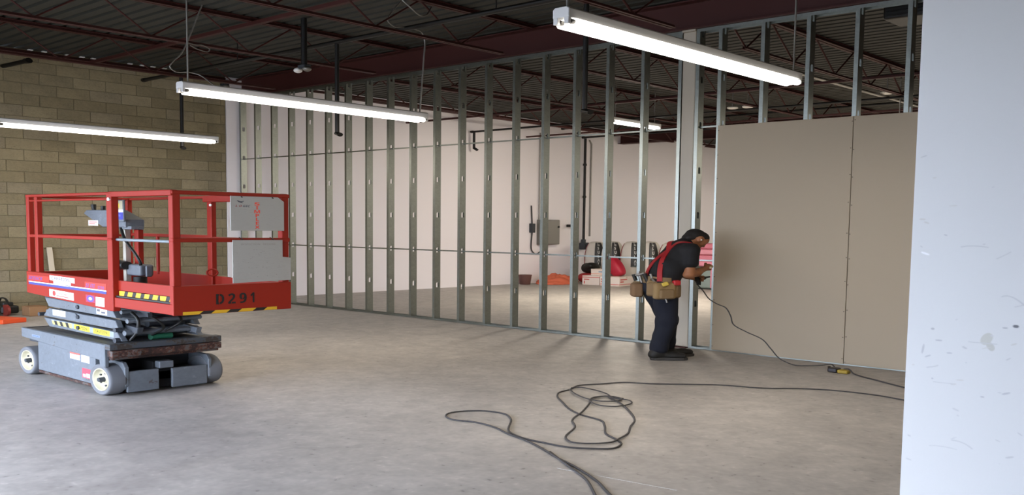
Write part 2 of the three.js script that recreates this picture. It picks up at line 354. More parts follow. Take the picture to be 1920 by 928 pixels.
stripLight(-6, 3.17, -16.98, 2.44, 'unseen fluorescent strip light added far back to brighten the white wall, second farthest', [[1.15, 4.8], [-1.15, 4.8]]);  // another added lamp out of view, also to brighten the back room
for (const [x, y, z, len, k] of [[-2.933, 3.175, -4.755, 2.44, 0.9], [-6.614, 3.175, -4.812, 2.44, 1], [-10.3, 3.155, -4.84, 2.44, 0.8], [-8.25, 4.02, -11.71, 1.22, 9], [-4.6, 3.17, -13.42, 2.44, 3.6], [-1.6, 3.17, -11.42, 2.44, 1.8], [-7, 3.17, -20.2, 2.44, 4.6], [-6, 3.17, -18.2, 2.44, 4.4], [0.75, 3.175, -5.04, 2.44, 0.6]]) lampLight(x, y, z, 0.06, len, LAMP_NITS * k);  // the last three entries are the emitters of the added unseen lamps
tag(obj('lamp_flex', tube([[-6.61, 3.275, -5.964], [-6.61, 4.03, -6.01], [-6.61, 4.29, -6.02], [-6.61, 4.395, -5.98], [-6.61, 4.415, -5.82], [-6.61, 4.39, -5.66], [-6.61, 4.456, -5.58], [-6.61, 4.583, -5.63], [-6.6, 4.76, -5.735]], 0.008, 70), M.conduit), 'grey armoured flex curling up from the far end of the middle strip light', 'cable');
tag(obj('lamp_flex', tube([[-6.5, 4.72, -6.0], [-6.3, 4.5, -5.75], [-6.22, 4.45, -5.6], [-6.2, 4.5, -5.5], [-6.25, 4.62, -5.42], [-6.3, 4.75, -5.4]], 0.008, 40), M.conduit), 'loop of grey flex hanging from a joist above the middle strip light', 'cable');
tag(obj('lamp_flex', tube([[-8.4, 4.27, -4.66], [-8.4, 4.262, -4.74], [-8.4, 4.271, -4.8], [-8.4, 4.231, -4.881], [-8.4, 4.189, -4.864], [-8.4, 4.203, -4.753], [-8.4, 4.24, -4.68]], 0.007, 50), M.conduit), 'flat coil of grey flex tied under a joist left of the middle strip light', 'cable');
tag(obj('lamp_flex', tube([[-6.9, 4.28, -3.95], [-6.9, 3.673, -3.77], [-6.9, 3.567, -3.703], [-6.9, 3.499, -3.672], [-6.9, 3.447, -3.723], [-6.88, 3.458, -3.811], [-6.85, 3.44, -3.883], [-6.65, 3.29, -3.896]], 0.006, 50), M.conduit), 'thin grey flex drooping onto the near end of the middle strip light', 'cable');

// ---------------------------------------------------------------- pipes
{
  const t = thing('sprinkler_pipe', 'black sprinkler pipe with drops crossing below the joists of the near floor', 'pipe', [0, 4.4, -5.8]);
  obj('main', [rod([-11.5, 0, 0], [5.9, 0, 0], 0.032), rod([-11.56, 0, 0], [-11.5, 0, 0], 0.038)], M.blackPipe, t);
  for (const [x, y] of [[-10.63, 3.06], [-7.63, 3.05], [-4.56, 3.05]]) obj('drop', [rod([x, 0, 0], [x, y - 4.4, 0], 0.022), rod([x - 0.01, y - 4.4, 0], [x + 0.075, y - 4.43, 0.02], 0.026, 0.03)], M.blackPipe, t);
  for (const x of [-9.4, -5.5, -3.5]) obj('hanger', rod([x, 0.03, 0], [x, 0.36, 0], 0.006), M.blackPipe, t);
}
const pipeRun = (z, y, x0, x1, label, extra = []) => tag(obj('sprinkler_pipe', [rod([x0, y, z], [x1, y, z], 0.026), rod([x0 - 0.05, y, z], [x0, y, z], 0.034), ...extra], M.blackPipe), label, 'pipe');
pipeRun(-11.75, 4.58, -11.95, 5.8, 'black sprinkler pipe high behind the studs, nearest of the far pipes');
pipeRun(-12.1, 4.24, -12.0, 5.8, 'black sprinkler pipe on the white side wall with a short drop at its end', [rod([-11.98, 4.24, -12.1], [-11.98, 3.8, -12.1], 0.024), rod([-11.98, 3.8, -12.1], [-11.9, 3.74, -12.1], 0.03)]);
pipeRun(-14.5, 4.62, -11.9, 5.8, 'black sprinkler pipe deeper in, just below the deck of the back room');
pipeRun(-15.33, 4.47, -12.04, 5.8, 'black sprinkler pipe above the insulation bags, joined to the tall riser');
{
  const t = thing('riser_pipe', 'tall black riser pipe with a grey valve at its foot on the white wall', 'pipe', [-12.03, 0, -15.35]);
  obj('pipe', [rod([0, 1.25, 0], [0, 4.44, 0], 0.028), rod([0, 2.6, 0], [0, 2.66, 0], 0.04), rod([0, 3.6, 0], [0, 3.66, 0], 0.04)], M.blackPipe, t);
  obj('valve', [rb(-0.05, 0.98, -0.09, 0.09, 1.2, 0.09, 0.02), rod([0, 1.2, 0], [0, 1.3, 0], 0.05), rod([0.09, 1.1, 0], [0.15, 1.1, 0], 0.045)], M.liftGreyDark, t);
}
tag(obj('sprinkler_pipe', [rod([-12.1, 4.46, -4.35], [-11.62, 4.5, -4.45], 0.036), rod([-11.66, 4.497, -4.442], [-11.6, 4.502, -4.454], 0.046)], M.blackPipe), 'black pipe stub poking from the top of the block wall at the left edge', 'pipe');
tag(obj('wall_conduit', [rod([-12.08, 1.4, -15.62], [-12.08, 4.3, -15.62], 0.016), rod([-12.08, 4.3, -15.62], [-12.08, 4.42, -15.55], 0.016)], M.conduit), 'thin grey conduit on the white wall beside the black riser', 'conduit');
function emergency(x, y, z, label, pole) {
  const t = thing('emergency_light', label, 'emergency light', [x, y, z]);
  obj('lamp_base', rb(-0.06, -0.02, -0.04, 0.06, 0.04, 0.04, 0.01), M.liftGreyDark, t);
  for (const s of [-1, 1]) obj('lamp_head', [new THREE.SphereGeometry(0.045, 14, 10).scale(1, 0.9, 1).translate(s * 0.075, -0.035, 0.02), rod([s * 0.04, -0.01, 0], [s * 0.075, -0.03, 0.015], 0.014)], s < 0 ? M.white : M.conduit, t);
  if (pole) obj('pole', rod([0, 0.03, 0], [0, pole, 0], 0.031), M.blackPipe, t);
}
emergency(-8.0, 4.06, -5.68, 'twin-headed emergency light at the bottom of a thick black pole', 0.74);
emergency(-12.04, 4.62, -7.22, 'twin-headed emergency light high on the block wall next to the red beam');
{
  const t = thing('electrical_panel', 'grey electrical panel on the white wall behind the studs', 'electrical panel', [-12.1, 1.15, -14.2]);
  obj('cabinet', rb(0, 0, -0.3, 0.14, 0.74, 0.24, 0.012), std(0x77756f, 0.5, 0.3), t);
  obj('door', rb(0.14, 0.02, -0.27, 0.15, 0.72, 0.21, 0.006), std(0x7d7b75, 0.45, 0.3), t);
  obj('handle', rb(0.15, 0.5, -0.26, 0.175, 0.56, -0.23, 0.005), M.black, t);
  obj('cable', tube([[0.02, 1.15, 0.42], [0.02, 0.45, 0.39], [0.03, -0.19, 0.4], [0.05, -0.28, 0.3], [0.06, -0.14, 0.14], [0.06, 0.02, 0.12]], 0.014, 40), M.cord, t);
  obj('disconnect_box', rb(0, 0.35, 0.36, 0.08, 0.62, 0.46, 0.01), M.liftGreyDark, t);
  obj('conduit', rod([0.03, 0.74, 0.2], [0.03, 3.3, 0.2], 0.014), M.conduit, t);
}
tag(obj('wall_light', [rb(-12.1, 1.68, -14.98, -11.98, 1.76, -14.86, 0.02), rod([-12.02, 1.72, -14.92], [-11.9, 1.69, -14.95], 0.03, 0.05)], M.black), 'small dark fitting on the white wall right of the electrical panel', 'fitting');

for (const [x, z, t] of [[-7.25, -12.77, 'small white dome fitting under the far deck, left of its pair'], [-7.01, -12.79, 'small white dome fitting under the far deck, right of its pair'], [-4.89, -12.58, 'small white dome fitting under the far deck, above the right drywall sheet']]) {
  const o = thing('ceiling_fitting', t, 'ceiling fitting', [x, 4.45, z]);
  obj('dome', new THREE.SphereGeometry(0.085, 18, 10).scale(1, 0.42, 1), M.white, o);
  obj('stem', rod([0, 0.02, 0], [0, 0.36, 0], 0.008), M.conduit, o);
}
tag(obj('ceiling_conduit', [rod([-4.99, 4.4, -9.6], [-4.93, 4.4, -16.4], 0.03)], M.conduit), 'pale grey conduit running back under the far joists above the drywall', 'conduit');
{
  const t = thing('unit_heater', 'black box heater hung under the deck at the top right, behind the last studs', 'heater', [-3.06, 4.5, -8.6]);
  obj('casing', rb(-0.28, 0, -0.2, 0.28, 0.3, 0.2, 0.03), M.black, t);
  for (let i = 0; i < 5; i++) obj('louvre', bx(-0.24, 0.04 + i * 0.05, 0.195, 0.24, 0.055 + i * 0.05, 0.215), M.blackPipe, t);
  for (const s of [-1, 1]) obj('hanger', rod([s * 0.2, 0.29, 0], [s * 0.2, 0.315, 0], 0.01), M.blackPipe, t);
}
tag(obj('chalk_line', rod([-2.69, 0.0005, -3.268], [-2.1, 0.0005, -3.342], 0.0018, 0.0018, 5), std(0xb9b7b2, 0.9)), 'thin pale chalk line on the floor at the bottom, right of the cord', 'line');

// ---------------------------------------------------------------- scissor lift
{
  const C = [-6.2, 0, -3.0];
  const lift = thing('scissor_lift', 'red and grey scissor lift with caged platform parked before the block wall', 'scissor lift', C);
  const P = (name, geoms, mat, parent = lift, keep = false) => obj(name, [].concat(geoms).map((g) => plain(g).translate(-C[0], 0, -C[2])), mat, parent, keep);
  const zn = -2.62, zf = -3.39, xr = -6.985, xe = -4.93;
  // chassis
  const ch = P('chassis', [rb(-6.86, 0.09, -3.33, -6.0, 0.36, -2.68, 0.01), rb(-7.08, 0.36, -3.36, -5.78, 0.42, -2.66, 0.01)], M.liftGreyDark);
  P('side_panel', rb(-6.89, 0.075, -2.68, -5.99, 0.385, -2.645, 0.008), M.liftGrey);
  P('side_panel', rb(-6.89, 0.075, -3.365, -5.99, 0.385, -3.33, 0.008), M.liftGrey);
  P('pothole_bar', rb(-6.87, 0.05, -2.665, -5.99, 0.078, -2.64, 0.004), M.rust);
  P('side_skirt', prism([[-7.11, 0.41], [-5.875, 0.345], [-5.87, 0.285], [-5.80, 0.285], [-5.80, 0.505], [-7.11, 0.512]], zn - 0.03, zn, 0.005), M.liftGrey);
  P('side_skirt', prism([[-7.11, 0.41], [-5.80, 0.36], [-5.80, 0.505], [-7.11, 0.512]], zf, zf + 0.03, 0.005), M.liftGrey);
  P('tray', [bx(-7.1, 0.49, zf + 0.03, -5.78, 0.505, zn - 0.03), bx(-7.11, 0.42, zf + 0.01, -7.09, 0.51, zn - 0.01)], M.tray);
  P('front_rail', [rb(-5.80, 0.455, zf + 0.002, -5.73, 0.515, zn - 0.002, 0.006)], M.tray);
  P('front_rail', [rb(-5.79, 0.385, zf + 0.01, -5.715, 0.452, zn - 0.01, 0.008), rod([-5.71, 0.425, -2.78], [-5.69, 0.425, -2.78], 0.028), rb(-5.78, 0.36, zf + 0.02, -5.74, 0.385, zn - 0.02, 0.004)], M.rust);
  // axle and bumpers
  P('axle', [rb(-6.0, 0.10, -3.26, -5.80, 0.2, -2.75, 0.01), rod([-5.88, 0.152, -3.34], [-5.88, 0.152, -2.68], 0.03), rb(-5.95, 0.03, -3.07, -5.80, 0.3, -2.93, 0.01)], M.hole);
  P('bumper', rb(-5.765, 0.03, -2.945, -5.74, 0.235, -2.735, 0.006), M.liftGrey);
  P('bumper', rb(-5.765, 0.03, -3.285, -5.74, 0.225, -3.035, 0.006), M.liftGrey);
  P('bracket', rb(-5.80, 0.235, -3.045, -5.735, 0.305, -2.945, 0.008), M.liftGrey);
  for (const [z0, z1] of [[-2.745, -2.715], [-3.315, -3.29]]) P('fork_cover', prism([[-6.0, 0.07], [-5.76, 0.06], [-5.735, 0.1], [-5.735, 0.28], [-5.77, 0.325], [-5.9, 0.335], [-6.0, 0.3]], z0, z1, 0.005), M.liftGrey);
  // wheels: tyre, pale hub, dark hole
  const wheel = (x, zo, zi) => {
    const s = Math.sign(zo - zi), w = Math.abs(zo - zi), r = 0.152;
    const prof = [[0.105, 0.012], [0.135, 0], [0.147, 0.006], [r, 0.02], [r, w - 0.02], [0.147, w - 0.006], [0.135, w], [0.06, w - 0.01], [0.0, w - 0.01]].map(([a, b]) => new THREE.Vector2(a, b));
    const t = P('wheel', new THREE.LatheGeometry(prof, 36).rotateX(s > 0 ? -Math.PI / 2 : Math.PI / 2).translate(x, r, zo), M.tyre);
    const hp = [[0.0, 0.03], [0.03, 0.03], [0.034, 0.035], [0.06, 0.038], [0.088, 0.028], [0.098, 0.008], [0.108, 0.004], [0.112, 0.012]].map(([a, b]) => new THREE.Vector2(a, b));
    const h = P('hub', new THREE.LatheGeometry(hp, 30).rotateX(s > 0 ? -Math.PI / 2 : Math.PI / 2).translate(x, r, zo), M.hub, t);
    P('axle_nut', [rod([x, r, zo - s * 0.03], [x, r, zo + s * 0.006], 0.026, 0.02, 10), ...[0, 1, 2, 3, 4].map((i) => rod([x + 0.062 * Math.cos(i * 1.257), r + 0.062 * Math.sin(i * 1.257), zo - s * 0.04], [x + 0.062 * Math.cos(i * 1.257), r + 0.062 * Math.sin(i * 1.257), zo - s * 0.028], 0.009, 0.009, 6))], M.liftGreyDark, t);
  };
  wheel(-7.05, -2.625, -2.735); wheel(-5.88, -2.62, -2.735); wheel(-7.05, -3.385, -3.275); wheel(-5.88, -3.40, -3.285);
  // folded scissor arms: three beams a side, ends raked in and out, pins and cross tubes
  const beams = [[0.752, 0.846, -6.90, -6.965, -5.86, -5.93], [0.642, 0.735, -7.0, -6.9, -5.83, -5.88], [0.535, 0.625, -6.9, -6.99, -5.79, -5.86]];
  for (const [z0, z1] of [[-2.77, -2.73], [-3.29, -3.25]]) beams.forEach(([a, b, xl0, xl1, xr0, xr1], i) => P('scissor_arm', prism([[xl0, a], [xr0, a - 0.012], [xr1, b - 0.018], [xl1, b]], z0, z1, 0.004), M.liftGrey));
  P('scissor_arm', [prism([[-6.85, 0.68], [-5.72, 0.60], [-5.70, 0.66], [-6.83, 0.74]], -2.83, -2.79, 0.004), prism([[-6.85, 0.62], [-5.68, 0.76], [-5.69, 0.82], [-6.86, 0.68]], -2.88, -2.845, 0.004)], M.liftGreyDark);
  P('scissor_arm', [prism([[-6.85, 0.68], [-5.72, 0.56], [-5.70, 0.62], [-6.83, 0.74]], -3.23, -3.19, 0.004), prism([[-6.85, 0.60], [-5.66, 0.77], [-5.67, 0.83], [-6.86, 0.66]], -3.18, -3.145, 0.004)], M.liftGrey);
  for (const g of [rod([-5.80, 0.60, -3.25], [-5.80, 0.60, -2.75], 0.026), rod([-5.76, 0.72, -3.25], [-5.76, 0.72, -2.75], 0.022), rod([-5.84, 0.80, -3.25], [-5.84, 0.80, -2.75], 0.02), rod([-5.96, 0.55, -3.25], [-5.96, 0.55, -2.75], 0.024), rod([-6.95, 0.69, -3.27], [-6.95, 0.69, -2.74], 0.025), rod([-6.45, 0.7, -3.27], [-6.45, 0.7, -2.72], 0.022)]) P('cross_tube', g, M.liftGrey);
  for (const y of [0.795, 0.69, 0.58]) P('pivot_pin', rod([-6.42, y, -2.735], [-6.42, y, -2.72], 0.022, 0.02, 12), M.liftGreyDark);
  for (const g of [rod([-7.0, 0.66, -2.75], [-7.0, 0.66, -2.70], 0.02), rod([-5.83, 0.53, -2.75], [-5.83, 0.53, -2.70], 0.024), rod([-5.84, 0.63, -2.75], [-5.84, 0.63, -2.705], 0.022)]) P('pivot_pin', g, M.liftGreyDark);
  P('hydraulic_hose', [tube([[-5.80, 0.80, -2.80], [-5.72, 0.74, -2.80], [-5.73, 0.62, -2.80], [-5.78, 0.53, -2.78]], 0.012), tube([[-5.82, 0.79, -2.86], [-5.70, 0.72, -2.92], [-5.72, 0.64, -2.97], [-5.8, 0.56, -2.93]], 0.01), tube([[-5.8, 0.78, -3.1], [-5.7, 0.70, -3.08], [-5.76, 0.6, -3.0]], 0.01)], M.black);
  P('cylinder', [rod([-6.6, 0.6, -3.0], [-5.84, 0.56, -3.0], 0.045), rod([-5.9, 0.66, -3.2], [-5.9, 0.66, -2.95], 0.035)], M.liftGreyDark);
  P('pump', rod([-5.82, 0.545, -3.07], [-5.82, 0.545, -2.93], 0.034, 0.034, 14), std(0x1f5b42, 0.5));
  // platform
  P('deck_plate', bx(xr + 0.01, 0.90, zf + 0.01, xe - 0.008, 0.925, zn - 0.01), M.liftRed);
  P('under_frame', [bx(xr + 0.05, 0.845, -2.80, -5.4, 0.90, -2.72), bx(xr + 0.05, 0.845, -3.29, -5.4, 0.90, -3.21)], M.liftGreyDark);
  P('toe_board', prism([[xr, 0.905], [-5.70, 0.838], [-5.70, 1.132], [xr, 1.137]], zn - 0.022, zn, 0.004), M.liftRed);
  P('toe_board', [rb(xr + 0.005, 0.883, zf, -5.6, 1.13, zf + 0.02, 0.004)], M.liftRed);
  P('toe_board', [rb(-5.66, 0.883, zf + 0.022, xe - 0.006, 1.128, zf + 0.036, 0.004)], M.liftRed);
  P('toe_board', rb(xr - 0.004, 0.905, zf - 0.004, xr + 0.018, 1.128, zn - 0.006, 0.004), M.liftRed);
  P('extension_panel', rb(-5.67, 1.035, zn - 0.05, xe - 0.006, 1.129, zn - 0.03, 0.004), M.liftRed);
  P('extension_panel', rb(-5.68, 0.88, zn - 0.02, xe - 0.006, 0.972, zn - 0.004, 0.006), M.liftRed);
  P('extension_ledge', rb(-5.66, 0.972, zn - 0.05, xe - 0.006, 0.99, zn - 0.012, 0.003), M.black);
  const front = P('front_panel', rb(xe - 0.02, 0.876, zf - 0.006, xe, 1.132, zn, 0.006), M.liftRed);
  const post = (x, z, y0, y1, w = 0.048, d = 0.04) => P('post', rb(x - w / 2, y0, z - d / 2, x + w / 2, y1, z + d / 2, 0.008), M.liftRed);
  post(-6.958, zn - 0.027, 0.91, 1.94); post(-6.82, zn - 0.028, 1.1, 1.93); post(-5.685, zn - 0.019, 0.84, 1.945, 0.066, 0.05); post(-4.962, zn - 0.032, 0.9, 1.95, 0.05, 0.05);
  post(-6.958, -3.352, 0.91, 1.94); post(-5.80, -3.367, 0.9, 1.948, 0.06); post(-4.962, -3.362, 0.9, 1.951, 0.05, 0.05);
  P('post', rod([-6.55, 1.1, -3.37], [-6.55, 1.53, -3.37], 0.013), M.liftRed);
  const rail = (x0, y0, z0, x1, y1, z1, name = 'top_rail') => P(name, rb(x0, y0, z0, x1, y1, z1, 0.008), M.liftRed);
  rail(-6.985, 1.925, zn - 0.04, -5.66, 1.955, zn - 0.005); rail(-5.70, 1.905, zn - 0.045, -4.936, 1.957, zn + 0.003); rail(-6.94, 1.878, zn - 0.03, -5.7, 1.90, zn - 0.012);
  rail(-6.985, 1.925, -3.385, -5.66, 1.955, -3.345); rail(-5.86, 1.89, -3.383, -4.936, 1.957, -3.333);
  rail(-4.98, 1.918, zf, -4.93, 1.9535, zn - 0.002); rail(-6.988, 1.923, zf + 0.008, -6.94, 1.953, zn - 0.012);
  rail(-6.96, 1.50, zn - 0.036, -5.7, 1.535, zn - 0.01, 'mid_rail'); rail(-6.985, 1.515, -3.385, -5.84, 1.55, -3.355, 'mid_rail'); rail(-5.86, 1.50, -3.375, -4.94, 1.535, -3.345, 'mid_rail');
  rail(-4.97, 1.507, zf - 0.002, -4.932, 1.547, zn - 0.004, 'mid_rail'); rail(-6.989, 1.507, -3.36, -6.955, 1.537, zn - 0.014, 'mid_rail');
  P('mid_rail', rod([-5.68, 1.512, zn - 0.03], [-4.95, 1.512, zn - 0.03], 0.014), std(0x8b979b, 0.5, 0.3));
  P('latch', [rod([-5.70, 1.515, zn], [-5.64, 1.515, zn], 0.012), new THREE.TorusGeometry(0.035, 0.007, 6, 14).rotateY(1.2).translate(-5.72, 1.17, -3.32)], M.liftRed);
  P('bolt', [rod([-5.672, 1.885, zn - 0.01], [-5.672, 1.885, zn + 0.014], 0.016), rod([-5.78, 1.86, -3.352], [-5.78, 1.86, -3.345], 0.014)], M.white);
  // control box with label, cable and motor below
  const cb = P('control_box', [prism([[-6.74, 1.76], [-6.45, 1.62], [-6.12, 1.62], [-6.12, 1.70], [-6.36, 1.80], [-6.70, 1.80]], -3.06, -2.92, 0.008), rb(-6.3, 1.60, -3.03, -6.07, 1.635, -2.94, 0.005)], M.liftGrey);
  P('joystick', [rod([-6.7, 1.79, -2.98], [-6.71, 1.86, -2.98], 0.014, 0.02), rod([-6.56, 1.80, -2.98], [-6.56, 1.845, -2.98], 0.016)], M.black, cb);
  P('box_shield', rb(-6.27, 1.68, -2.91, -6.08, 1.90, -2.895, 0.004), M.liftGrey, cb);
  P('post', rb(-6.24, 0.92, -3.0, -6.20, 1.62, -2.96, 0.006), std(0xa8a394, 0.5, 0.2));
  P('post', rb(-6.18, 1.13, -3.05, -6.12, 1.6, -3.01, 0.006), M.liftRed);
  P('control_cable', tube([[-6.22, 1.62, -2.94], [-6.12, 1.5, -2.92], [-6.0, 1.36, -2.93], [-5.97, 1.26, -2.95], [-6.03, 1.2, -2.97], [-6.1, 1.2, -2.98]], 0.011, 40), M.black);
  P('socket_box', [rb(-6.16, 1.13, -3.04, -5.96, 1.25, -2.94, 0.02), rb(-5.93, 1.13, -3.0, -5.91, 1.24, -2.96, 0.006)], M.liftGrey);
  P('plug', [rod([-6.24, 1.235, -2.93], [-6.12, 1.235, -2.93], 0.052, 0.04, 12), rod([-6.06, 1.12, -2.99], [-6.06, 0.93, -2.99], 0.045)], M.black);
  // sheets hung on the front rails
  const sheetTex = (draw) => canvasTex(256, 256, (g, w, h) => { g.fillStyle = '#a5a39c'; g.fillRect(0, 0, w, h); for (let i = 0; i < 500; i++) { const v = 163 + Math.floor(rr(-5, 5)); g.fillStyle = `rgb(${v},${v - 1},${v - 8})`; g.fillRect(rr(0, w), rr(0, h), rr(2, 16), rr(1, 3)); } draw(g, w, h); });
  const faceUV = (g, z0, z1, y0, y1) => { g = plain(g); const p = g.attributes.position, uv = g.attributes.uv; for (let i = 0; i < p.count; i++) uv.setXY(i, (z1 - p.getZ(i)) / (z1 - z0), (p.getY(i) - y0) / (y1 - y0)); return g; };
  const s1 = sheetTex((g, w, h) => {
    g.fillStyle = '#e8452f'; g.font = 'bold 34px sans-serif'; g.textAlign = 'center';
    'SIMPLEX'.split('').forEach((c, i) => { g.save(); g.translate(w * 0.485, 66 + i * 29); g.scale(i ? 1.1 : 1.7, 0.92); g.fillText(c, 0, 0); g.restore(); });
    g.strokeStyle = '#3b3f4a'; g.lineWidth = 4; g.beginPath(); g.moveTo(30, 34); g.quadraticCurveTo(45, 38, 54, 48); g.quadraticCurveTo(40, 47, 34, 38); g.moveTo(46, 42); g.lineTo(62, 36); g.stroke();
    g.font = 'italic bold 20px sans-serif'; g.fillStyle = '#8b3b3a'; g.fillText('L', 26, 80); g.fillText('O', 44, 80); g.fillStyle = '#4a4d55'; g.fillText('GIC', 72, 80);
  });
  const s2 = sheetTex((g, w, h) => { g.fillStyle = '#8d8a82'; g.font = '15px sans-serif'; g.fillText('INSPECTION   RECORD', 34, 30); for (let i = 0; i < 26; i++) { g.fillStyle = 'rgba(100,98,90,.4)'; g.fillRect(rr(8, 248), rr(40, 248), rr(2, 7), rr(1, 3)); } });
  P('sign_sheet', faceUV(prism([[1.611, -2.979], [1.921, -2.979], [1.921, -3.30], [1.88, -3.342], [1.611, -3.342]].map(([y, z]) => [z, y]), 0, 0.006, 0.001).rotateY(-Math.PI / 2).translate(xe + 0.008, 0, 0), -3.342, -2.979, 1.611, 1.921), std(0xffffff, 0.55, 0, { map: s1 }), lift, true);
  P('sign_sheet', faceUV(prism([[1.14, -2.99], [1.527, -2.99], [1.527, -3.33], [1.37, -3.33], [1.36, -3.388], [1.15, -3.388]].map(([y, z]) => [z, y]), 0, 0.006, 0.001).rotateY(-Math.PI / 2).translate(xe + 0.008, 0, 0), -3.388, -2.99, 1.14, 1.527), std(0xffffff, 0.6, 0, { map: s2 }), lift, true);
  P('wire_tie', [1.93, 1.55].flatMap((y) => [-3.05, -3.26].map((z) => rod([xe - 0.02, y, z], [xe + 0.018, y - 0.02, z], 0.004, 0.004, 5))), M.black);
  // the number, stencilled
  const font = await new FontLoader().loadAsync('fonts/droid/droid_sans_bold.typeface.json');
  let zc = -2.882;
  const black = std(0x17110f, 0.6), glyphs = [];
  for (const [c, w] of [['D', 0.052], ['2', 0.048], ['9', 0.048], ['1', 0.026]]) {
    const g = new TextGeometry(c, { font, size: 0.088, depth: 0.0015, curveSegments: 4 }); g.computeBoundingBox();
    const b = g.boundingBox; g.translate(-b.min.x, -b.min.y, 0).scale(w / (b.max.x - b.min.x), 0.092 / (b.max.y - b.min.y), 1);
    g.rotateY(Math.PI / 2).translate(xe + 0.0005, 0.957, zc); glyphs.push(g); zc -= w + 0.026;
  }
  const num = P('number', glyphs, black, front);
  P('stencil_gap', [bx(xe, 0.95, -2.9045, xe + 0.0026, 1.056, -2.9), bx(xe, 0.95, -2.982, xe + 0.0026, 0.975, -2.9785), bx(xe, 0.99, -3.055, xe + 0.0026, 1.01, -3.051)], M.liftRed, front);
  // hazard stripes
  const haz = canvasTex(256, 32, (g, w, h) => { g.fillStyle = '#d9a91f'; g.fillRect(0, 0, w, h); g.fillStyle = '#1a1614'; for (let i = 0; i < 5; i++) { const x = i * 52 + 30; g.beginPath(); g.moveTo(x, h); g.lineTo(x + 22, h); g.lineTo(x + 30, 0); g.lineTo(x + 8, 0); g.fill(); } });
  haz.wrapS = THREE.RepeatWrapping;
  const hazMat = std(0xffffff, 0.6, 0, { map: haz });
  const along = (g, ax, a, b, y0, y1, n = 1) => { g = plain(g); const p = g.attributes.position, uv = g.attributes.uv; for (let i = 0; i < p.count; i++) uv.setXY(i, n * ((ax ? p.getZ(i) : p.getX(i)) - a) / (b - a), (p.getY(i) - y0) / (y1 - y0)); return g; };
  P('hazard_tape', along(bx(xe, 0.879, -3.29, xe + 0.0015, 0.906, -2.675), 1, -2.675, -3.29, 0.879, 0.906, 0.72), hazMat, front, true);
  P('hazard_tape', along(bx(-5.64, 0.99, zn - 0.0305, xe - 0.06, 1.032, zn - 0.028), 0, -5.64, xe, 0.99, 1.032, 1.4), hazMat, lift, true);
  P('hazard_tape', along(prism([[-6.83, 0.567], [-5.9, 0.545], [-5.9, 0.60], [-6.86, 0.617]], -2.7298, -2.7285), 0, -6.86, -5.9, 0.545, 0.617, 0.75), std(0xffffff, 0.6, 0, { map: canvasTex(512, 32, (g, w, h) => {
    g.fillStyle = '#8b949c'; g.fillRect(0, 0, w, h); g.fillStyle = '#cfc36a'; g.fillRect(6, 4, 130, 24); g.fillRect(390, 4, 116, 24); g.fillStyle = '#d8c52f'; g.fillRect(150, 2, 96, 28); g.fillRect(266, 2, 96, 28); g.fillStyle = '#1b1915';
    for (const x of [30, 66, 104, 412, 452, 488]) { g.beginPath(); g.moveTo(x, 28); g.lineTo(x + 18, 28); g.lineTo(x + 6, 4); g.lineTo(x - 12, 4); g.fill(); } g.font = 'bold 16px sans-serif'; g.fillText('CAUTION', 160, 22); g.fillText('CAUTION', 276, 22); }) }), lift, true);
  // stickers on the near side
  const sticker = (name, x0, y0, x1, y1, z, draw, cw = 256, skew = 0) => {
    const t = canvasTex(cw, Math.max(32, Math.round(cw * (y1 - y0) / (x1 - x0) / 1.0)), draw), g = plain(bx(x0, y0, z, x1, y1, z + 0.0014)), p = g.attributes.position, uv = g.attributes.uv;
    for (let i = 0; i < p.count; i++) { uv.setXY(i, (p.getX(i) - x0) / (x1 - x0), (p.getY(i) - y0) / (y1 - y0)); p.setY(i, p.getY(i) - skew * (p.getX(i) - x0)); }
    P(name, g, std(0xffffff, 0.5, 0, { map: t }), lift, true);
  };
  const RED = '#b02a12', fillText = (g, s, x, y, font_, c, sx = 1) => { g.save(); g.fillStyle = c; g.font = font_; g.translate(x, y); g.scale(sx, 1); g.fillText(s, 0, 0); g.restore(); };
  sticker('stripe', xr + 0.04, 1.0, -5.75, 1.035, zn, (g, w, h) => { g.fillStyle = '#3a3f86'; g.fillRect(0, 0, w, h); g.fillStyle = '#e5dcdc'; g.fillRect(0, 0, w, h * 0.3); }, 128, 0.006);
  sticker('maker_sticker', -6.955, 1.04, -6.60, 1.10, zn, (g, w, h) => { g.fillStyle = RED; g.fillRect(0, 0, w, h); fillText(g, 'SKYJACK', 4, h * 0.8, `italic bold ${Math.round(h * 0.85)}px sans-serif`, '#4a3f8e', 1.15); });
  sticker('hire_sticker', -6.59, 1.068, -6.20, 1.118, zn, (g, w, h) => { g.fillStyle = '#ece6e6'; g.fillRect(0, 0, w, h); fillText(g, '(CREATION)', 8, h * 0.84, `bold ${Math.round(h * 0.9)}px sans-serif`, '#3d3b47', 1.28); }, 256, 0.02);
  sticker('phone_sticker', -6.53, 1.03, -6.26, 1.066, zn, (g, w, h) => { g.fillStyle = '#efe9ea'; g.fillRect(0, 0, w, h); fillText(g, '800 501 1100', 40, h * 0.82, `bold ${Math.round(h * 0.8)}px sans-serif`, '#57545e', 1.1); }, 256, 0.02);
  sticker('model_sticker', -6.05, 1.03, -5.75, 1.09, zn, (g, w, h) => { g.fillStyle = RED; g.fillRect(0, 0, w, h); fillText(g, 'SJ III', 6, h * 0.8, `italic bold ${Math.round(h * 0.8)}px sans-serif`, '#5a4290', 1.2); fillText(g, '3219', w * 0.6, h * 0.95, `bold ${Math.round(h * 0.7)}px sans-serif`, '#5a4290'); });
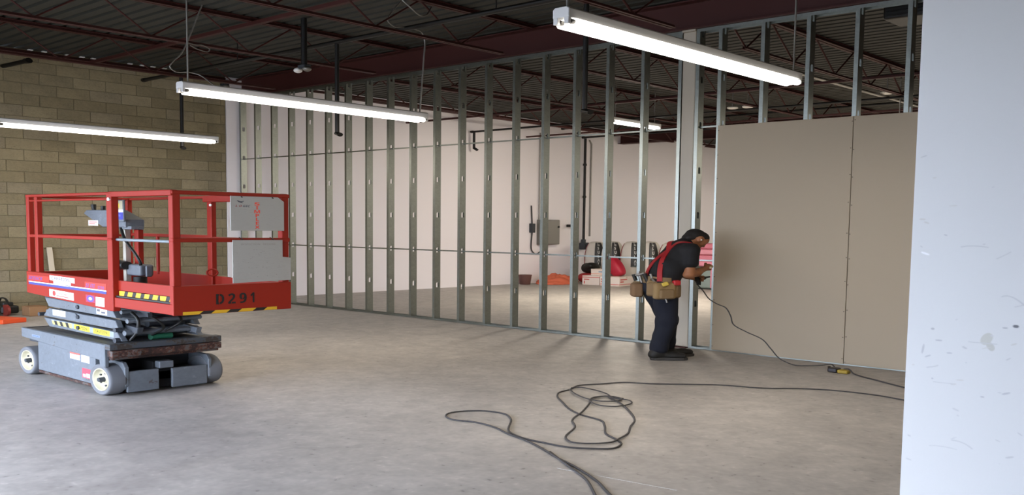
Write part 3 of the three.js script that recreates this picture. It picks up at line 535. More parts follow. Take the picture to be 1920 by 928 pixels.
  sticker('danger_sticker', -6.60, 0.90, -6.22, 0.975, zn, (g, w, h) => { g.fillStyle = '#f1e4e2'; g.fillRect(0, 0, w, h); g.fillStyle = '#d8392f'; g.beginPath(); g.ellipse(w * 0.2, h * 0.5, w * 0.07, h * 0.36, 0, 0, 7); g.fill(); fillText(g, 'Simplex', w * 0.3, h * 0.55, `italic bold ${Math.round(h * 0.45)}px sans-serif`, '#d8392f', 1.2); g.fillStyle = '#dc6158'; g.fillRect(w * 0.3, h * 0.68, w * 0.5, h * 0.14); }, 256, 0.035);
  sticker('round_sticker', -6.04, 0.895, -5.91, 0.965, zn, (g, w, h) => { g.fillStyle = '#9c2a4e'; g.fillRect(0, 0, w, h); g.fillStyle = '#5a3f9c'; g.beginPath(); g.ellipse(w / 2, h / 2, w * 0.4, h * 0.46, 0, 0, 7); g.fill(); g.fillStyle = '#a9b3e6'; g.beginPath(); g.ellipse(w / 2, h / 2, w * 0.2, h * 0.22, 0, 0, 7); g.fill(); }, 64);
  sticker('notice_sticker', -5.90, 0.868, -5.78, 0.955, zn, (g, w, h) => { g.fillStyle = '#f2f4f2'; g.fillRect(0, 0, w, h); g.fillStyle = '#b9d3c4'; for (let i = 0; i < 5; i++) g.fillRect(6, 8 + i * h / 6, w * (0.8 - (i % 2) * 0.2), 3); }, 64);
  sticker('notice_sticker', -6.83, 0.665, -6.62, 0.728, -2.73, (g, w, h) => { g.fillStyle = '#d9d9cf'; g.fillRect(0, 0, w, h); g.fillStyle = '#77776f'; for (let i = 0; i < 4; i++) g.fillRect(6, 6 + i * h / 5, w * 0.8, 2); }, 96);
  sticker('notice_sticker', -6.14, 0.755, -5.99, 0.815, -2.73, (g, w, h) => { g.fillStyle = '#d7d9dc'; g.fillRect(0, 0, w, h); g.fillStyle = '#55565c'; g.fillRect(4, 6, w * 0.3, h * 0.4); g.fillRect(w * 0.45, h * 0.5, w * 0.4, h * 0.3); }, 96);
  sticker('notice_sticker', -6.36, 0.285, -6.21, 0.35, -2.645, (g, w, h) => { g.fillStyle = '#dfe3e6'; g.fillRect(0, 0, w, h); g.fillStyle = '#d0584c'; g.fillRect(0, 0, w, h * 0.25); }, 64);
  sticker('notice_sticker', -6.19, 0.275, -6.07, 0.345, -2.645, (g, w, h) => { g.fillStyle = '#dcdde4'; g.fillRect(0, 0, w, h); g.fillStyle = '#d9a3a3'; g.fillRect(4, 4, w * 0.7, h * 0.25); }, 64);
  sticker('warning_sticker', -6.18, 0.12, -6.06, 0.215, -2.645, (g, w, h) => { g.fillStyle = '#dd3f4e'; g.fillRect(0, 0, w, h); g.fillStyle = '#f3e6ea'; g.fillRect(w * 0.5, h * 0.5, w * 0.42, h * 0.42); g.fillRect(w * 0.1, h * 0.6, w * 0.3, h * 0.3); }, 64);
  sticker('maker_sticker', -6.92, 0.435, -6.78, 0.46, zn, (g, w, h) => { g.fillStyle = '#7c8894'; g.fillRect(0, 0, w, h); fillText(g, 'SKYJACK', 4, h * 0.85, `italic bold ${Math.round(h * 0.9)}px sans-serif`, '#27509c', 0.9); }, 96);
  sticker('control_sticker', -6.265, 1.70, -6.085, 1.80, -2.895, (g, w, h) => { g.fillStyle = '#e6e4e8'; g.fillRect(0, 0, w, h); g.fillStyle = '#2b3192'; g.fillRect(0, h * 0.28, w, h * 0.72); g.fillStyle = '#5b63b8'; g.fillRect(w * 0.3, h * 0.5, w * 0.5, h * 0.2); }, 96);
  sticker('control_sticker', -6.26, 1.80, -6.09, 1.89, -2.895, (g, w, h) => { g.fillStyle = '#a9a084'; g.fillRect(0, 0, w, h); g.fillStyle = '#d9b93a'; g.fillRect(w * 0.2, h * 0.3, w * 0.55, h * 0.5); g.fillStyle = '#6b4b33'; g.fillRect(w * 0.3, h * 0.15, w * 0.3, h * 0.2); }, 64);
  sticker('control_sticker', -6.66, 1.632, -6.51, 1.69, -2.92, (g, w, h) => { g.fillStyle = '#e3d8d4'; g.fillRect(0, 0, w, h); g.fillStyle = '#c9645c'; g.fillRect(6, h * 0.25, w * 0.8, 4); g.fillRect(6, h * 0.6, w * 0.6, 4); }, 64);
}

// ---------------------------------------------------------------- the worker
// smooth skins over tapered bones: bone = [ax, ay, az, bx, by, bz, ra, rb]; x forward, y up, z to his right
function sdf(bones, k) {
  const B = bones.map((b) => { const dx = b[3] - b[0], dy = b[4] - b[1], dz = b[5] - b[2]; return [...b.slice(0, 3), dx, dy, dz, dx * dx + dy * dy + dz * dz || 1e-9, b[6], b[7] - b[6]]; });
  return (x, y, z) => {
    let d = 9;
    for (const b of B) {
      const px = x - b[0], py = y - b[1], pz = z - b[2];
      let t = (px * b[3] + py * b[4] + pz * b[5]) / b[6]; t = t < 0 ? 0 : t > 1 ? 1 : t;
      const ex = px - t * b[3], ey = py - t * b[4], ez = pz - t * b[5], e = Math.sqrt(ex * ex + ey * ey + ez * ez) - b[7] - b[8] * t;
      const h = Math.abs(d - e);
      d = Math.min(d, e) - (h < k ? (k - h) * (k - h) / (4 * k) : 0);
    }
    return d;
  };
}
function skin(bones, cell, k, fold = 0) {
  const lo = [9, 9, 9], hi = [-9, -9, -9];
  for (const b of bones) for (const [o, r] of [[0, b[6]], [3, b[7]]]) for (let c = 0; c < 3; c++) { lo[c] = Math.min(lo[c], b[o + c] - r); hi[c] = Math.max(hi[c], b[o + c] + r); }
  const mid = lo.map((l, c) => (l + hi[c]) / 2), half = Math.max(...lo.map((l, c) => (hi[c] - l) / 2)) + cell * 4, n = Math.ceil(2 * half / cell), f = sdf(bones, k);
  const mc = new MarchingCubes(n, M.black, false, false, 240000);
  const h = n / 2;
  for (let z = 0; z < n; z++) { const Z = mid[2] + (z - h) / h * half; if (Z < lo[2] - 3 * cell || Z > hi[2] + 3 * cell) { mc.field.fill(-1, z * n * n, (z + 1) * n * n); continue; }
    for (let y = 0; y < n; y++) { const Y = mid[1] + (y - h) / h * half;
      for (let x = 0; x < n; x++) { const X = mid[0] + (x - h) / h * half;
        mc.field[z * n * n + y * n + x] = (X < lo[0] - 3 * cell || X > hi[0] + 3 * cell) ? -1 : -f(X, Y, Z) + (fold ? fold * (Math.sin(34 * Y + 9 * X + 4 * Math.sin(11 * Z)) * Math.sin(21 * Z + 13 * X) ) : 0); } } }
  mc.isolation = 0; mc.update();
  let g = new THREE.BufferGeometry();
  g.setAttribute('position', new THREE.Float32BufferAttribute(mc.positionArray.slice(0, mc.count * 3), 3));
  g = mergeVertices(g, 1e-5); g.scale(half, half, half).translate(...mid); g.computeVertexNormals();
  return g;
}
{
  const O = [-4.378, 0, -6.764], TURN = 62 * Math.PI / 180, ct = Math.cos(TURN), st = Math.sin(TURN);
  const man = thing('person', 'man in black t-shirt, red suspenders and tool belt bending to the drywall edge', 'person', O, TURN);
  const toWorld = (a, y, b) => [O[0] + a * ct + b * st, y, O[2] - a * st + b * ct];
  const flesh = std(0x96623f, 0.6), add = (p, d, s) => p.map((v, i) => v + d[i] * s);
  // head
  const Hc = [0.24, 1.545, 0], hf = [0.79, -0.61, 0], hu = [0.61, 0.79, 0], hp = (f, u, s = 0) => [Hc[0] + hf[0] * f + hu[0] * u, Hc[1] + hf[1] * f + hu[1] * u, s];
  const bone = (a, b, r, r2 = r) => [...a, ...b, r, r2];
  const head = [bone(hp(-0.03, 0.02), hp(0.03, 0.02), 0.084, 0.08), bone(hp(0.02, -0.03), hp(0.062, -0.098), 0.056, 0.036), bone(hp(0.065, 0.015, -0.03), hp(0.065, 0.015, 0.03), 0.024),
    bone(hp(0.098, 0.0), hp(0.113, -0.032), 0.008, 0.013), bone(hp(0.085, -0.066, -0.016), hp(0.085, -0.066, 0.016), 0.011), bone(hp(0.07, -0.025, -0.042), hp(0.06, -0.03, 0.042), 0.022),
    ...[-1, 1].map((s) => bone(hp(-0.008, 0.005, s * 0.083), hp(-0.002, -0.03, s * 0.08), 0.014, 0.01)),
    bone([0.12, 1.45, 0], hp(-0.035, -0.06), 0.06, 0.056)];
  // arms
  const shR = [0.09, 1.41, 0.175], elR = [0.07, 1.1, 0.19], wrR = [0.3, 1.168, 0.06], shL = [0.115, 1.40, -0.15], elL = [0.09, 1.11, -0.21], wrL = [0.245, 1.04, -0.09];
  const arms = [bone(shR, elR, 0.056, 0.046), bone(elR, add(elR, [0.09, 0.02, -0.045], 1), 0.047, 0.046), bone(add(elR, [0.09, 0.02, -0.045], 1), wrR, 0.046, 0.028), bone(shL, elL, 0.056, 0.046), bone(elL, wrL, 0.046, 0.028)];
  const trunk = [bone([-0.09, 0.95, -0.06], [-0.09, 0.95, 0.06], 0.1), bone([-0.075, 1.0, 0], [0.08, 1.36, 0], 0.085, 0.085), bone([0.075, 1.41, -0.13], [0.09, 1.41, 0.13], 0.05),
    bone([-0.09, 0.9, 0.09], [-0.07, 0.49, 0.1], 0.075, 0.055), bone([-0.07, 0.49, 0.1], [-0.13, 0.1, 0.08], 0.05, 0.035), bone([-0.09, 0.9, -0.09], [0.04, 0.49, -0.1], 0.075, 0.055), bone([0.04, 0.49, -0.1], [0.04, 0.1, -0.08], 0.05, 0.035)];
  // hands: palm, four curled fingers and a thumb; d = along the hand, n = towards the palm, s = towards the thumb
  const hand = (w, d, n, s, curl) => {
    const out = [], at = (a, b, c) => [0, 1, 2].map((i) => w[i] + d[i] * a + n[i] * b + s[i] * c);
    out.push(bone(at(-0.03, 0, 0), at(0.01, 0, 0), 0.027, 0.026));
    for (const c of [-0.028, -0.009, 0.01, 0.028]) out.push(bone(at(0.012, 0, c * 0.6), at(0.075, 0, c), 0.0165, 0.0125));
    [[-0.03, 0.8], [-0.01, 0.95], [0.01, 1], [0.03, 0.93]].forEach(([c, l], i) => {
      const k1 = at(0.078, 0.003, c), a1 = curl + i * 0.06, p = (q, ang, len) => [0, 1, 2].map((j) => q[j] + (d[j] * Math.cos(ang) + n[j] * Math.sin(ang)) * len);
      const k2 = p(k1, a1 * 0.7, 0.042 * l), k3 = p(k2, a1 * 1.9, 0.027 * l), k4 = p(k3, a1 * 2.7, 0.02 * l);
      out.push(bone(k1, k2, 0.0098, 0.0088), bone(k2, k3, 0.0088, 0.008), bone(k3, k4, 0.008, 0.0068));
    });
    const t1 = at(0.018, 0.012, 0.03), t2 = at(0.05, 0.03, 0.052), t3 = at(0.076, 0.042, 0.04);
    out.push(bone(t1, t2, 0.0135, 0.0105), bone(t2, t3, 0.0105, 0.008));
    return out;
  };
  const unit = (v) => V(v).normalize().toArray(), cross = (a, b) => V(a).cross(V(b)).normalize().toArray();
  const dR = unit([0.83, 0.12, -0.4]), nR = unit(cross(dR, [0.1, 1, 0])), sR = cross(nR, dR).map((v) => v * 1), dL = unit([0.75, -0.1, 0.25]), sL = [0, 1, 0], nL = unit(cross(dL, sL));
  const bodyGeo = [skin([...head, ...arms, ...trunk], 0.012, 0.03), skin(hand(wrR, dR, nR.map((v) => -v), [0, 1, 0], 0.95), 0.0036, 0.007), skin(hand(wrL, dL, nL.map((v) => v), sL, 1.0), 0.0036, 0.007), skin(head, 0.0045, 0.016)];
  obj('body', bodyGeo, flesh, man);
  const hair = [bone(hp(-0.04, 0.028), hp(0.018, 0.033), 0.0865, 0.083), bone(hp(-0.07, -0.03, -0.028), hp(-0.07, -0.03, 0.028), 0.042), bone(hp(-0.085, -0.06, -0.02), hp(-0.085, -0.06, 0.02), 0.02)];
  obj('hair', skin(hair, 0.006, 0.02, 0.0012), std(0x17120f, 0.8), man);
  for (const s of [-1, 1]) obj('eye', new THREE.SphereGeometry(0.012, 12, 8).translate(...hp(0.082, 0.0, s * 0.032)), M.white, man);
  for (const s of [-1, 1]) obj('eyebrow', tube([hp(0.092, 0.024, s * 0.016), hp(0.093, 0.03, s * 0.032), hp(0.08, 0.024, s * 0.052)], 0.005, 10, 5), M.black, man);
  obj('beard', skin([bone(hp(0.03, -0.085, -0.04), hp(0.082, -0.1, 0), 0.022, 0.024), bone(hp(0.03, -0.085, 0.04), hp(0.082, -0.1, 0), 0.022, 0.024)], 0.006, 0.015), std(0x2b1d15, 0.9), man);
  obj('earplug', new THREE.SphereGeometry(0.009, 10, 8).translate(...hp(0.0, -0.012, 0.098)), M.white, man);
  // clothes
  const shirtBones = [...[-0.04, 0.065].flatMap((b) => [bone([-0.085, 0.99, b], [-0.03, 1.18, b * 1.1], 0.118, 0.122), bone([-0.03, 1.18, b * 1.1], [0.08, 1.37, b * 1.2], 0.124, 0.112)]), bone([0.1, 1.405, -0.135], [0.085, 1.42, 0.16], 0.07), bone([0.085, 1.45, -0.06], [0.085, 1.45, 0.06], 0.07), bone([0.09, 1.46, 0], [0.14, 1.5, 0], 0.07, 0.066),
    bone(shR, [0.078, 1.245, 0.186], 0.076, 0.072), bone(shL, [0.1, 1.25, -0.18], 0.07, 0.066)];
  obj('shirt', skin(shirtBones, 0.012, 0.035, 0.0022), std(0x0e0e11, 0.85), man);
  const jeans = [bone([-0.1, 1.0, -0.06], [-0.1, 1.0, 0.06], 0.118), bone([-0.1, 0.92, -0.07], [-0.1, 0.92, 0.07], 0.128), bone([-0.09, 0.88, 0.085], [-0.07, 0.5, 0.095], 0.112, 0.09), bone([-0.07, 0.5, 0.095], [-0.125, 0.2, 0.08], 0.09, 0.074), bone([-0.125, 0.2, 0.08], [-0.13, 0.14, 0.08], 0.076), bone([-0.09, 0.88, -0.085], [0.045, 0.5, -0.1], 0.112, 0.09), bone([0.045, 0.5, -0.1], [0.03, 0.2, -0.085], 0.088, 0.074), bone([0.03, 0.2, -0.085], [0.03, 0.15, -0.085], 0.075)];
  obj('jeans', skin(jeans, 0.014, 0.03, 0.0035), std(0x0d1220, 0.9), man);
  for (const [x, z, t] of [[-0.2, 0.062, 0.34], [-0.03, -0.09, 0.12]]) {   // heel, and how far the toe turns out
    const c = Math.cos(t), s = Math.sin(t), q = (a, y, b = 0) => [x + a * c - b * s, y, z + a * s + b * c];
    const b = obj('boot', skin([bone(q(0.05, 0.09), q(0.07, 0.23), 0.056, 0.06), bone(q(0.04, 0.065), q(0.2, 0.06), 0.046, 0.042), bone(q(0.2, 0.058), q(0.265, 0.055), 0.043, 0.038), bone(q(0.03, 0.06, 0), q(0.08, 0.12), 0.045)], 0.008, 0.03, 0.0015), std(0x15130f, 0.7), man);
    const o = [[0, -0.03], [0.04, -0.046], [0.12, -0.04], [0.2, -0.052], [0.27, -0.042], [0.312, -0.012], [0.312, 0.012], [0.27, 0.042], [0.2, 0.052], [0.12, 0.04], [0.04, 0.046], [0, 0.03]].map(([a, w]) => [a, w]);
    obj('sole', prism(o, 0, 0.034, 0.004).rotateX(Math.PI / 2).translate(0, 0.036, 0).rotateY(-t).translate(x, 0, z), std(0x3a3733, 0.85), b);
  }
  // belt, pouches and what is in them
  const leather = std(0x7d6647, 0.85), tan = std(0x8f7650, 0.85), ring = (y0, y1, ra, rb_, m, name) => {
    const g = new THREE.CylinderGeometry(1, 1, y1 - y0, 36, 1, true), inner = g.clone().scale(0.96, 1, 0.96);
    return obj(name, [g.clone().scale(ra, 1, rb_), inner.scale(ra, 1, rb_)].map((q) => q.rotateZ(-0.12).translate(-0.095, (y0 + y1) / 2, 0)), m, man);
  };
  ring(0.965, 1.055, 0.132, 0.185, leather, 'tool_belt');
  const pouch = (a, y0, y1, b, w, d, turn, m, name = 'pouch', tilt = 0) => obj(name, [new RoundedBoxGeometry(w, y1 - y0, d, 2, 0.03).rotateX(tilt).rotateY(turn).translate(a, (y0 + y1) / 2, b)], m, man);
  pouch(-0.15, 0.79, 1.0, 0.185, 0.2, 0.07, 0.0, tan); pouch(-0.225, 0.82, 1.0, 0.13, 0.11, 0.06, -0.8, leather);
  pouch(-0.03, 0.8, 0.98, 0.165, 0.1, 0.06, 0.6, leather); pouch(-0.15, 0.80, 0.92, 0.228, 0.13, 0.035, 0.0, leather, 'pocket'); pouch(-0.21, 0.9, 1.02, 0.09, 0.1, 0.07, -1.2, tan, 'pocket');
  pouch(-0.245, 0.79, 0.97, -0.12, 0.15, 0.1, -1.9, std(0x7b5f43, 0.85)); pouch(-0.17, 0.82, 0.98, -0.2, 0.14, 0.08, 2.5, tan);
  obj('tape_measure', rb(-0.085, 0.965, 0.18, -0.02, 1.03, 0.23, 0.014), std(0xb3262a, 0.5), man);
  obj('rag', new RoundedBoxGeometry(0.06, 0.05, 0.03, 2, 0.014).rotateZ(0.4).translate(-0.17, 0.985, 0.232), std(0xcdb24d, 0.8), man);
  obj('belt_tool', [rod([-0.2, 0.98, 0.1], [-0.215, 1.1, 0.06], 0.012), rod([-0.23, 0.98, -0.06], [-0.25, 1.12, -0.09], 0.013), rod([-0.265, 1.07, -0.1], [-0.22, 1.1, -0.03], 0.016), rod([-0.19, 0.97, 0.13], [-0.235, 1.05, 0.12], 0.011), rod([-0.14, 0.75, 0.215], [-0.16, 0.86, 0.2], 0.008)], M.conduit, man);
  obj('belt_tool', [rod([-0.21, 0.98, 0.02], [-0.24, 1.1, 0.0], 0.02), rod([-0.25, 1.0, -0.13], [-0.27, 1.08, -0.14], 0.017)], M.black, man);
  // suspenders lie on the shirt: each point pushed out from inside the chest to its surface
  const f = sdf(shirtBones, 0.035), strap = (pts) => {
    const curve = new THREE.CatmullRomCurve3(pts.map(([a, y, b, nx, ny, nz]) => { const n = V([nx, ny, nz]).normalize(), q = V([a, y, b]); for (let i = 0; i < 60; i++) { const d = f(q.x, q.y, q.z); q.addScaledVector(n, -d * 0.7); if (Math.abs(d) < 1e-4) break; } return q.addScaledVector(n, 0.009); }), false, 'centripetal');
    const nrm = pts.map((p) => V(p.slice(3)).normalize()), N = 40, pos = [], idx = [];
    for (let i = 0; i <= N; i++) {
      const t = i / N, q = curve.getPoint(t), T = curve.getTangent(t), k = t * (nrm.length - 1), j = Math.min(Math.floor(k), nrm.length - 2), n = nrm[j].clone().lerp(nrm[j + 1], k - j).normalize(), s = T.clone().cross(n).normalize().multiplyScalar(0.023);
      for (const [u, h] of [[-1, 0.003], [1, 0.003], [1, -0.006], [-1, -0.006]]) { const r = q.clone().addScaledVector(s, u).addScaledVector(n, h); pos.push(r.x, r.y, r.z); }
      if (i) for (let c = 0; c < 4; c++) { const a = (i - 1) * 4 + c, b = (i - 1) * 4 + (c + 1) % 4; idx.push(a, b, a + 4, b, b + 4, a + 4); }
    }
    const g = new THREE.BufferGeometry(); g.setAttribute('position', new THREE.Float32BufferAttribute(pos, 3)); g.setIndex(idx);
    const flat = g.toNonIndexed(); flat.computeVertexNormals(); return flat;
  };
  const sus = std(0x9c1a1f, 0.65);
  obj('suspender', strap([[-0.085, 1.0, 0.08, -0.8, 0.1, 0.6], [-0.05, 1.12, 0.065, -0.85, 0.3, 0.45], [-0.02, 1.24, 0.045, -0.8, 0.45, 0.3], [0.02, 1.35, 0.01, -0.7, 0.7, 0.1], [0.06, 1.42, -0.05, -0.35, 1, -0.05], [0.11, 1.43, -0.08, 0.5, 0.9, -0.1], [0.1, 1.33, -0.08, 1, 0.1, -0.1]]), sus, man);
  obj('suspender', strap([[-0.09, 1.0, -0.04, -1, 0.1, -0.1], [-0.05, 1.12, -0.035, -0.9, 0.35, -0.1], [-0.02, 1.24, -0.02, -0.85, 0.5, 0], [0.02, 1.35, 0.01, -0.7, 0.7, 0.05], [0.06, 1.42, 0.065, -0.35, 1, 0.2], [0.11, 1.43, 0.1, 0.5, 0.9, 0.2], [0.12, 1.33, 0.1, 1, 0.1, 0.2]]), sus, man);
  // what he holds
  const held = (name, label, cat, at) => { const [x, y, z] = toWorld(...at); return thing(name, label, cat, [x, y, z], TURN); };
  {
    const hc = add(wrR, dR, 0.075), saw = held('jab_saw', 'long-nosed saw with pale handle held against the edge of the drywall', 'saw', hc), e = [0.616 - hc[0], 1.192 - hc[1], -0.325 - hc[2]].map((v) => v * 0.72), m = e.map((v) => v * 0.42);
    obj('handle', rod(e.map((v) => v * -0.12), m, 0.0145, 0.017, 12), std(0xd9cfae, 0.6), saw);
    obj('blade', rod(m, e, 0.008, 0.004, 6), M.conduit, saw);
  }
  {
    const hc = add(wrL, dL, 0.07), drill = held('power_tool', "black corded power tool in the worker's lower hand", 'power tool', hc);
    obj('casing', [rod([-0.03, -0.015, 0.02], [0.06, 0.0, -0.01], 0.03, 0.026, 14), rod([0.0, -0.01, 0.01], [0.0, -0.09, 0.01], 0.021, 0.019, 12)], M.black, drill);
    obj('nose', rod([0.06, 0.0, -0.01], [0.13, 0.012, -0.03], 0.016, 0.009, 12), M.liftGreyDark, drill);
  }
}

// ---------------------------------------------------------------- cords on the floor
const onFloor = (l, h = 0.008) => l.map(([x, z]) => [x, h, z]);
const cord = (pts, r, label) => tag(obj('extension_cord', tube(pts, r, pts.length * 8, 7), M.cord), label, 'cord');
cord(onFloor([[-1.9, -6.1], [-2.2, -6.18], [-2.41, -6.23], [-2.69, -6.2], [-2.88, -6.1], [-3.07, -5.93], [-3.34, -5.83], [-3.51, -5.69], [-3.71, -5.52], [-3.87, -5.43], [-3.94, -5.26], [-4.01, -5.1], [-3.95, -4.92], [-3.93, -4.79], [-3.84, -4.66], [-3.68, -4.52], [-3.51, -4.38], [-3.36, -4.3], [-3.18, -4.25], [-3.08, -4.15], [-2.95, -3.99], [-2.83, -3.92], [-2.76, -3.86], [-2.73, -3.75], [-2.79, -3.68], [-2.91, -3.61], [-3.05, -3.6], [-3.17, -3.6], [-3.34, -3.66], [-3.57, -3.92], [-3.7, -4.0], [-3.83, -3.98], [-3.91, -3.89], [-3.93, -3.79], [-3.88, -3.71], [-3.78, -3.67], [-3.64, -3.71], [-3.48, -3.69], [-3.31, -3.62], [-3.14, -3.57], [-2.98, -3.5], [-2.81, -3.41], [-2.65, -3.34], [-2.5, -3.26], [-2.39, -3.19], [-2.29, -3.11], [-2.16, -3.01], [-1.9, -2.8]]), 0.006, 'dark extension cord that runs from the near partition and loops across the bare floor');
cord(onFloor([[-3.93, -4.9], [-3.81, -4.8], [-3.63, -4.71], [-3.52, -4.71], [-3.46, -4.8], [-3.5, -4.88], [-3.61, -4.87], [-3.63, -4.76], [-3.58, -4.66], [-3.44, -4.59], [-3.36, -4.63], [-3.35, -4.78], [-3.43, -4.86], [-3.53, -4.85], [-3.67, -4.95], [-3.83, -5.01], [-3.94, -5.01], [-3.96, -4.95]], 0.016), 0.006, 'dark cord wound in a small double coil on top of the long floor cord');
cord(onFloor([[-3.59, -4.87], [-3.41, -4.75], [-3.24, -4.6], [-3.05, -4.39], [-2.96, -4.22], [-2.87, -4.07], [-2.83, -3.94], [-2.81, -3.84], [-2.86, -3.75], [-2.94, -3.7], [-3.04, -3.76], [-3.17, -4.0], [-3.3, -4.14], [-3.41, -4.37], [-3.56, -4.64], [-3.65, -4.79], [-3.61, -4.9], [-3.49, -4.89]], 0.012), 0.006, 'dark cord lying in a wide vase-shaped loop in front of the small coil');
cord(onFloor([[-2.9, -3.47], [-2.79, -3.40], [-2.63, -3.30], [-2.47, -3.2], [-2.34, -3.08], [-2.22, -2.96], [-2.05, -2.78]]), 0.006, 'short run of dark cord beside the long floor cord at the bottom edge');
cord([[-4.335, 0.99, -7.1], [-4.32, 0.94, -7.11], [-4.27, 0.86, -7.12], [-4.21, 0.76, -7.12], [-4.13, 0.7, -7.12], [-4.05, 0.66, -7.12], [-4.0, 0.56, -7.12], [-3.97, 0.45, -7.12], [-3.85, 0.37, -7.12], [-3.7, 0.29, -7.12], [-3.62, 0.18, -7.12], [-3.54, 0.07, -7.12], [-3.41, 0.012, -7.12], [-3.32, 0.012, -7.17], [-3.22, 0.03, -7.2], [-3.13, 0.06, -7.17], [-3.07, 0.045, -7.1]], 0.006, "dark cord drooping from the worker's tool down in front of the drywall");
cord([[-2.98, 0.045, -7.06], [-2.94, 0.055, -7.05], [-2.88, 0.02, -7.0], [-2.8, 0.01, -6.95], [-2.66, 0.01, -6.86], [-2.37, 0.01, -6.67], [-1.95, 0.01, -6.45]], 0.007, 'dark cord from the yellow and black connector to behind the near partition');
{
  const t = thing('cord_connector', 'black and yellow cord connector lying at the foot of the drywall', 'connector', [-3.0, 0, -7.04]);
  obj('plug', [rb(-0.09, 0.0, -0.05, -0.01, 0.055, 0.04, 0.015), rod([-0.085, 0.03, -0.02], [-0.11, 0.045, -0.05], 0.014)], std(0x1b1416, 0.5), t);
  obj('socket', [rb(-0.01, 0.0, -0.03, 0.075, 0.045, 0.045, 0.014)], std(0x9a8226, 0.6), t);
}

// ---------------------------------------------------------------- things along the walls
function pillow(w, h, d, a0 = 0, a1 = Math.PI * 2, off = 0, v0 = 0, v1 = 1) {      // a stuffed upright bag: rounded in plan, pinched at both ends
  const nu = Math.max(4, Math.round((a1 - a0) * 5)), nv = 14, pos = [], uv = [], idx = [], se = (c, p) => Math.sign(c) * Math.abs(c) ** p;
  for (let j = 0; j <= nv; j++) { const v = v0 + (v1 - v0) * (0.5 - 0.5 * Math.cos(Math.PI * j / nv)), q = Math.sin(Math.PI * Math.min(1, Math.max(0, v))) ** 0.24, y = h * v;
    for (let i = 0; i <= nu; i++) { const a = a0 + (a1 - a0) * i / nu; pos.push((w / 2 + off) * se(Math.cos(a), 0.6) * q, y, (d / 2 + off) * se(Math.sin(a), 0.6) * q); uv.push(1 - i / nu, j / nv); } }
  for (let j = 0; j < nv; j++) for (let i = 0; i < nu; i++) { const a = j * (nu + 1) + i, b = a + nu + 1; idx.push(a, b, a + 1, b, b + 1, a + 1); }
  const g = new THREE.BufferGeometry(); g.setAttribute('position', new THREE.Float32BufferAttribute(pos, 3)); g.setAttribute('uv', new THREE.Float32BufferAttribute(uv, 2)); g.setIndex(idx); g.computeVertexNormals();
  return g;
}
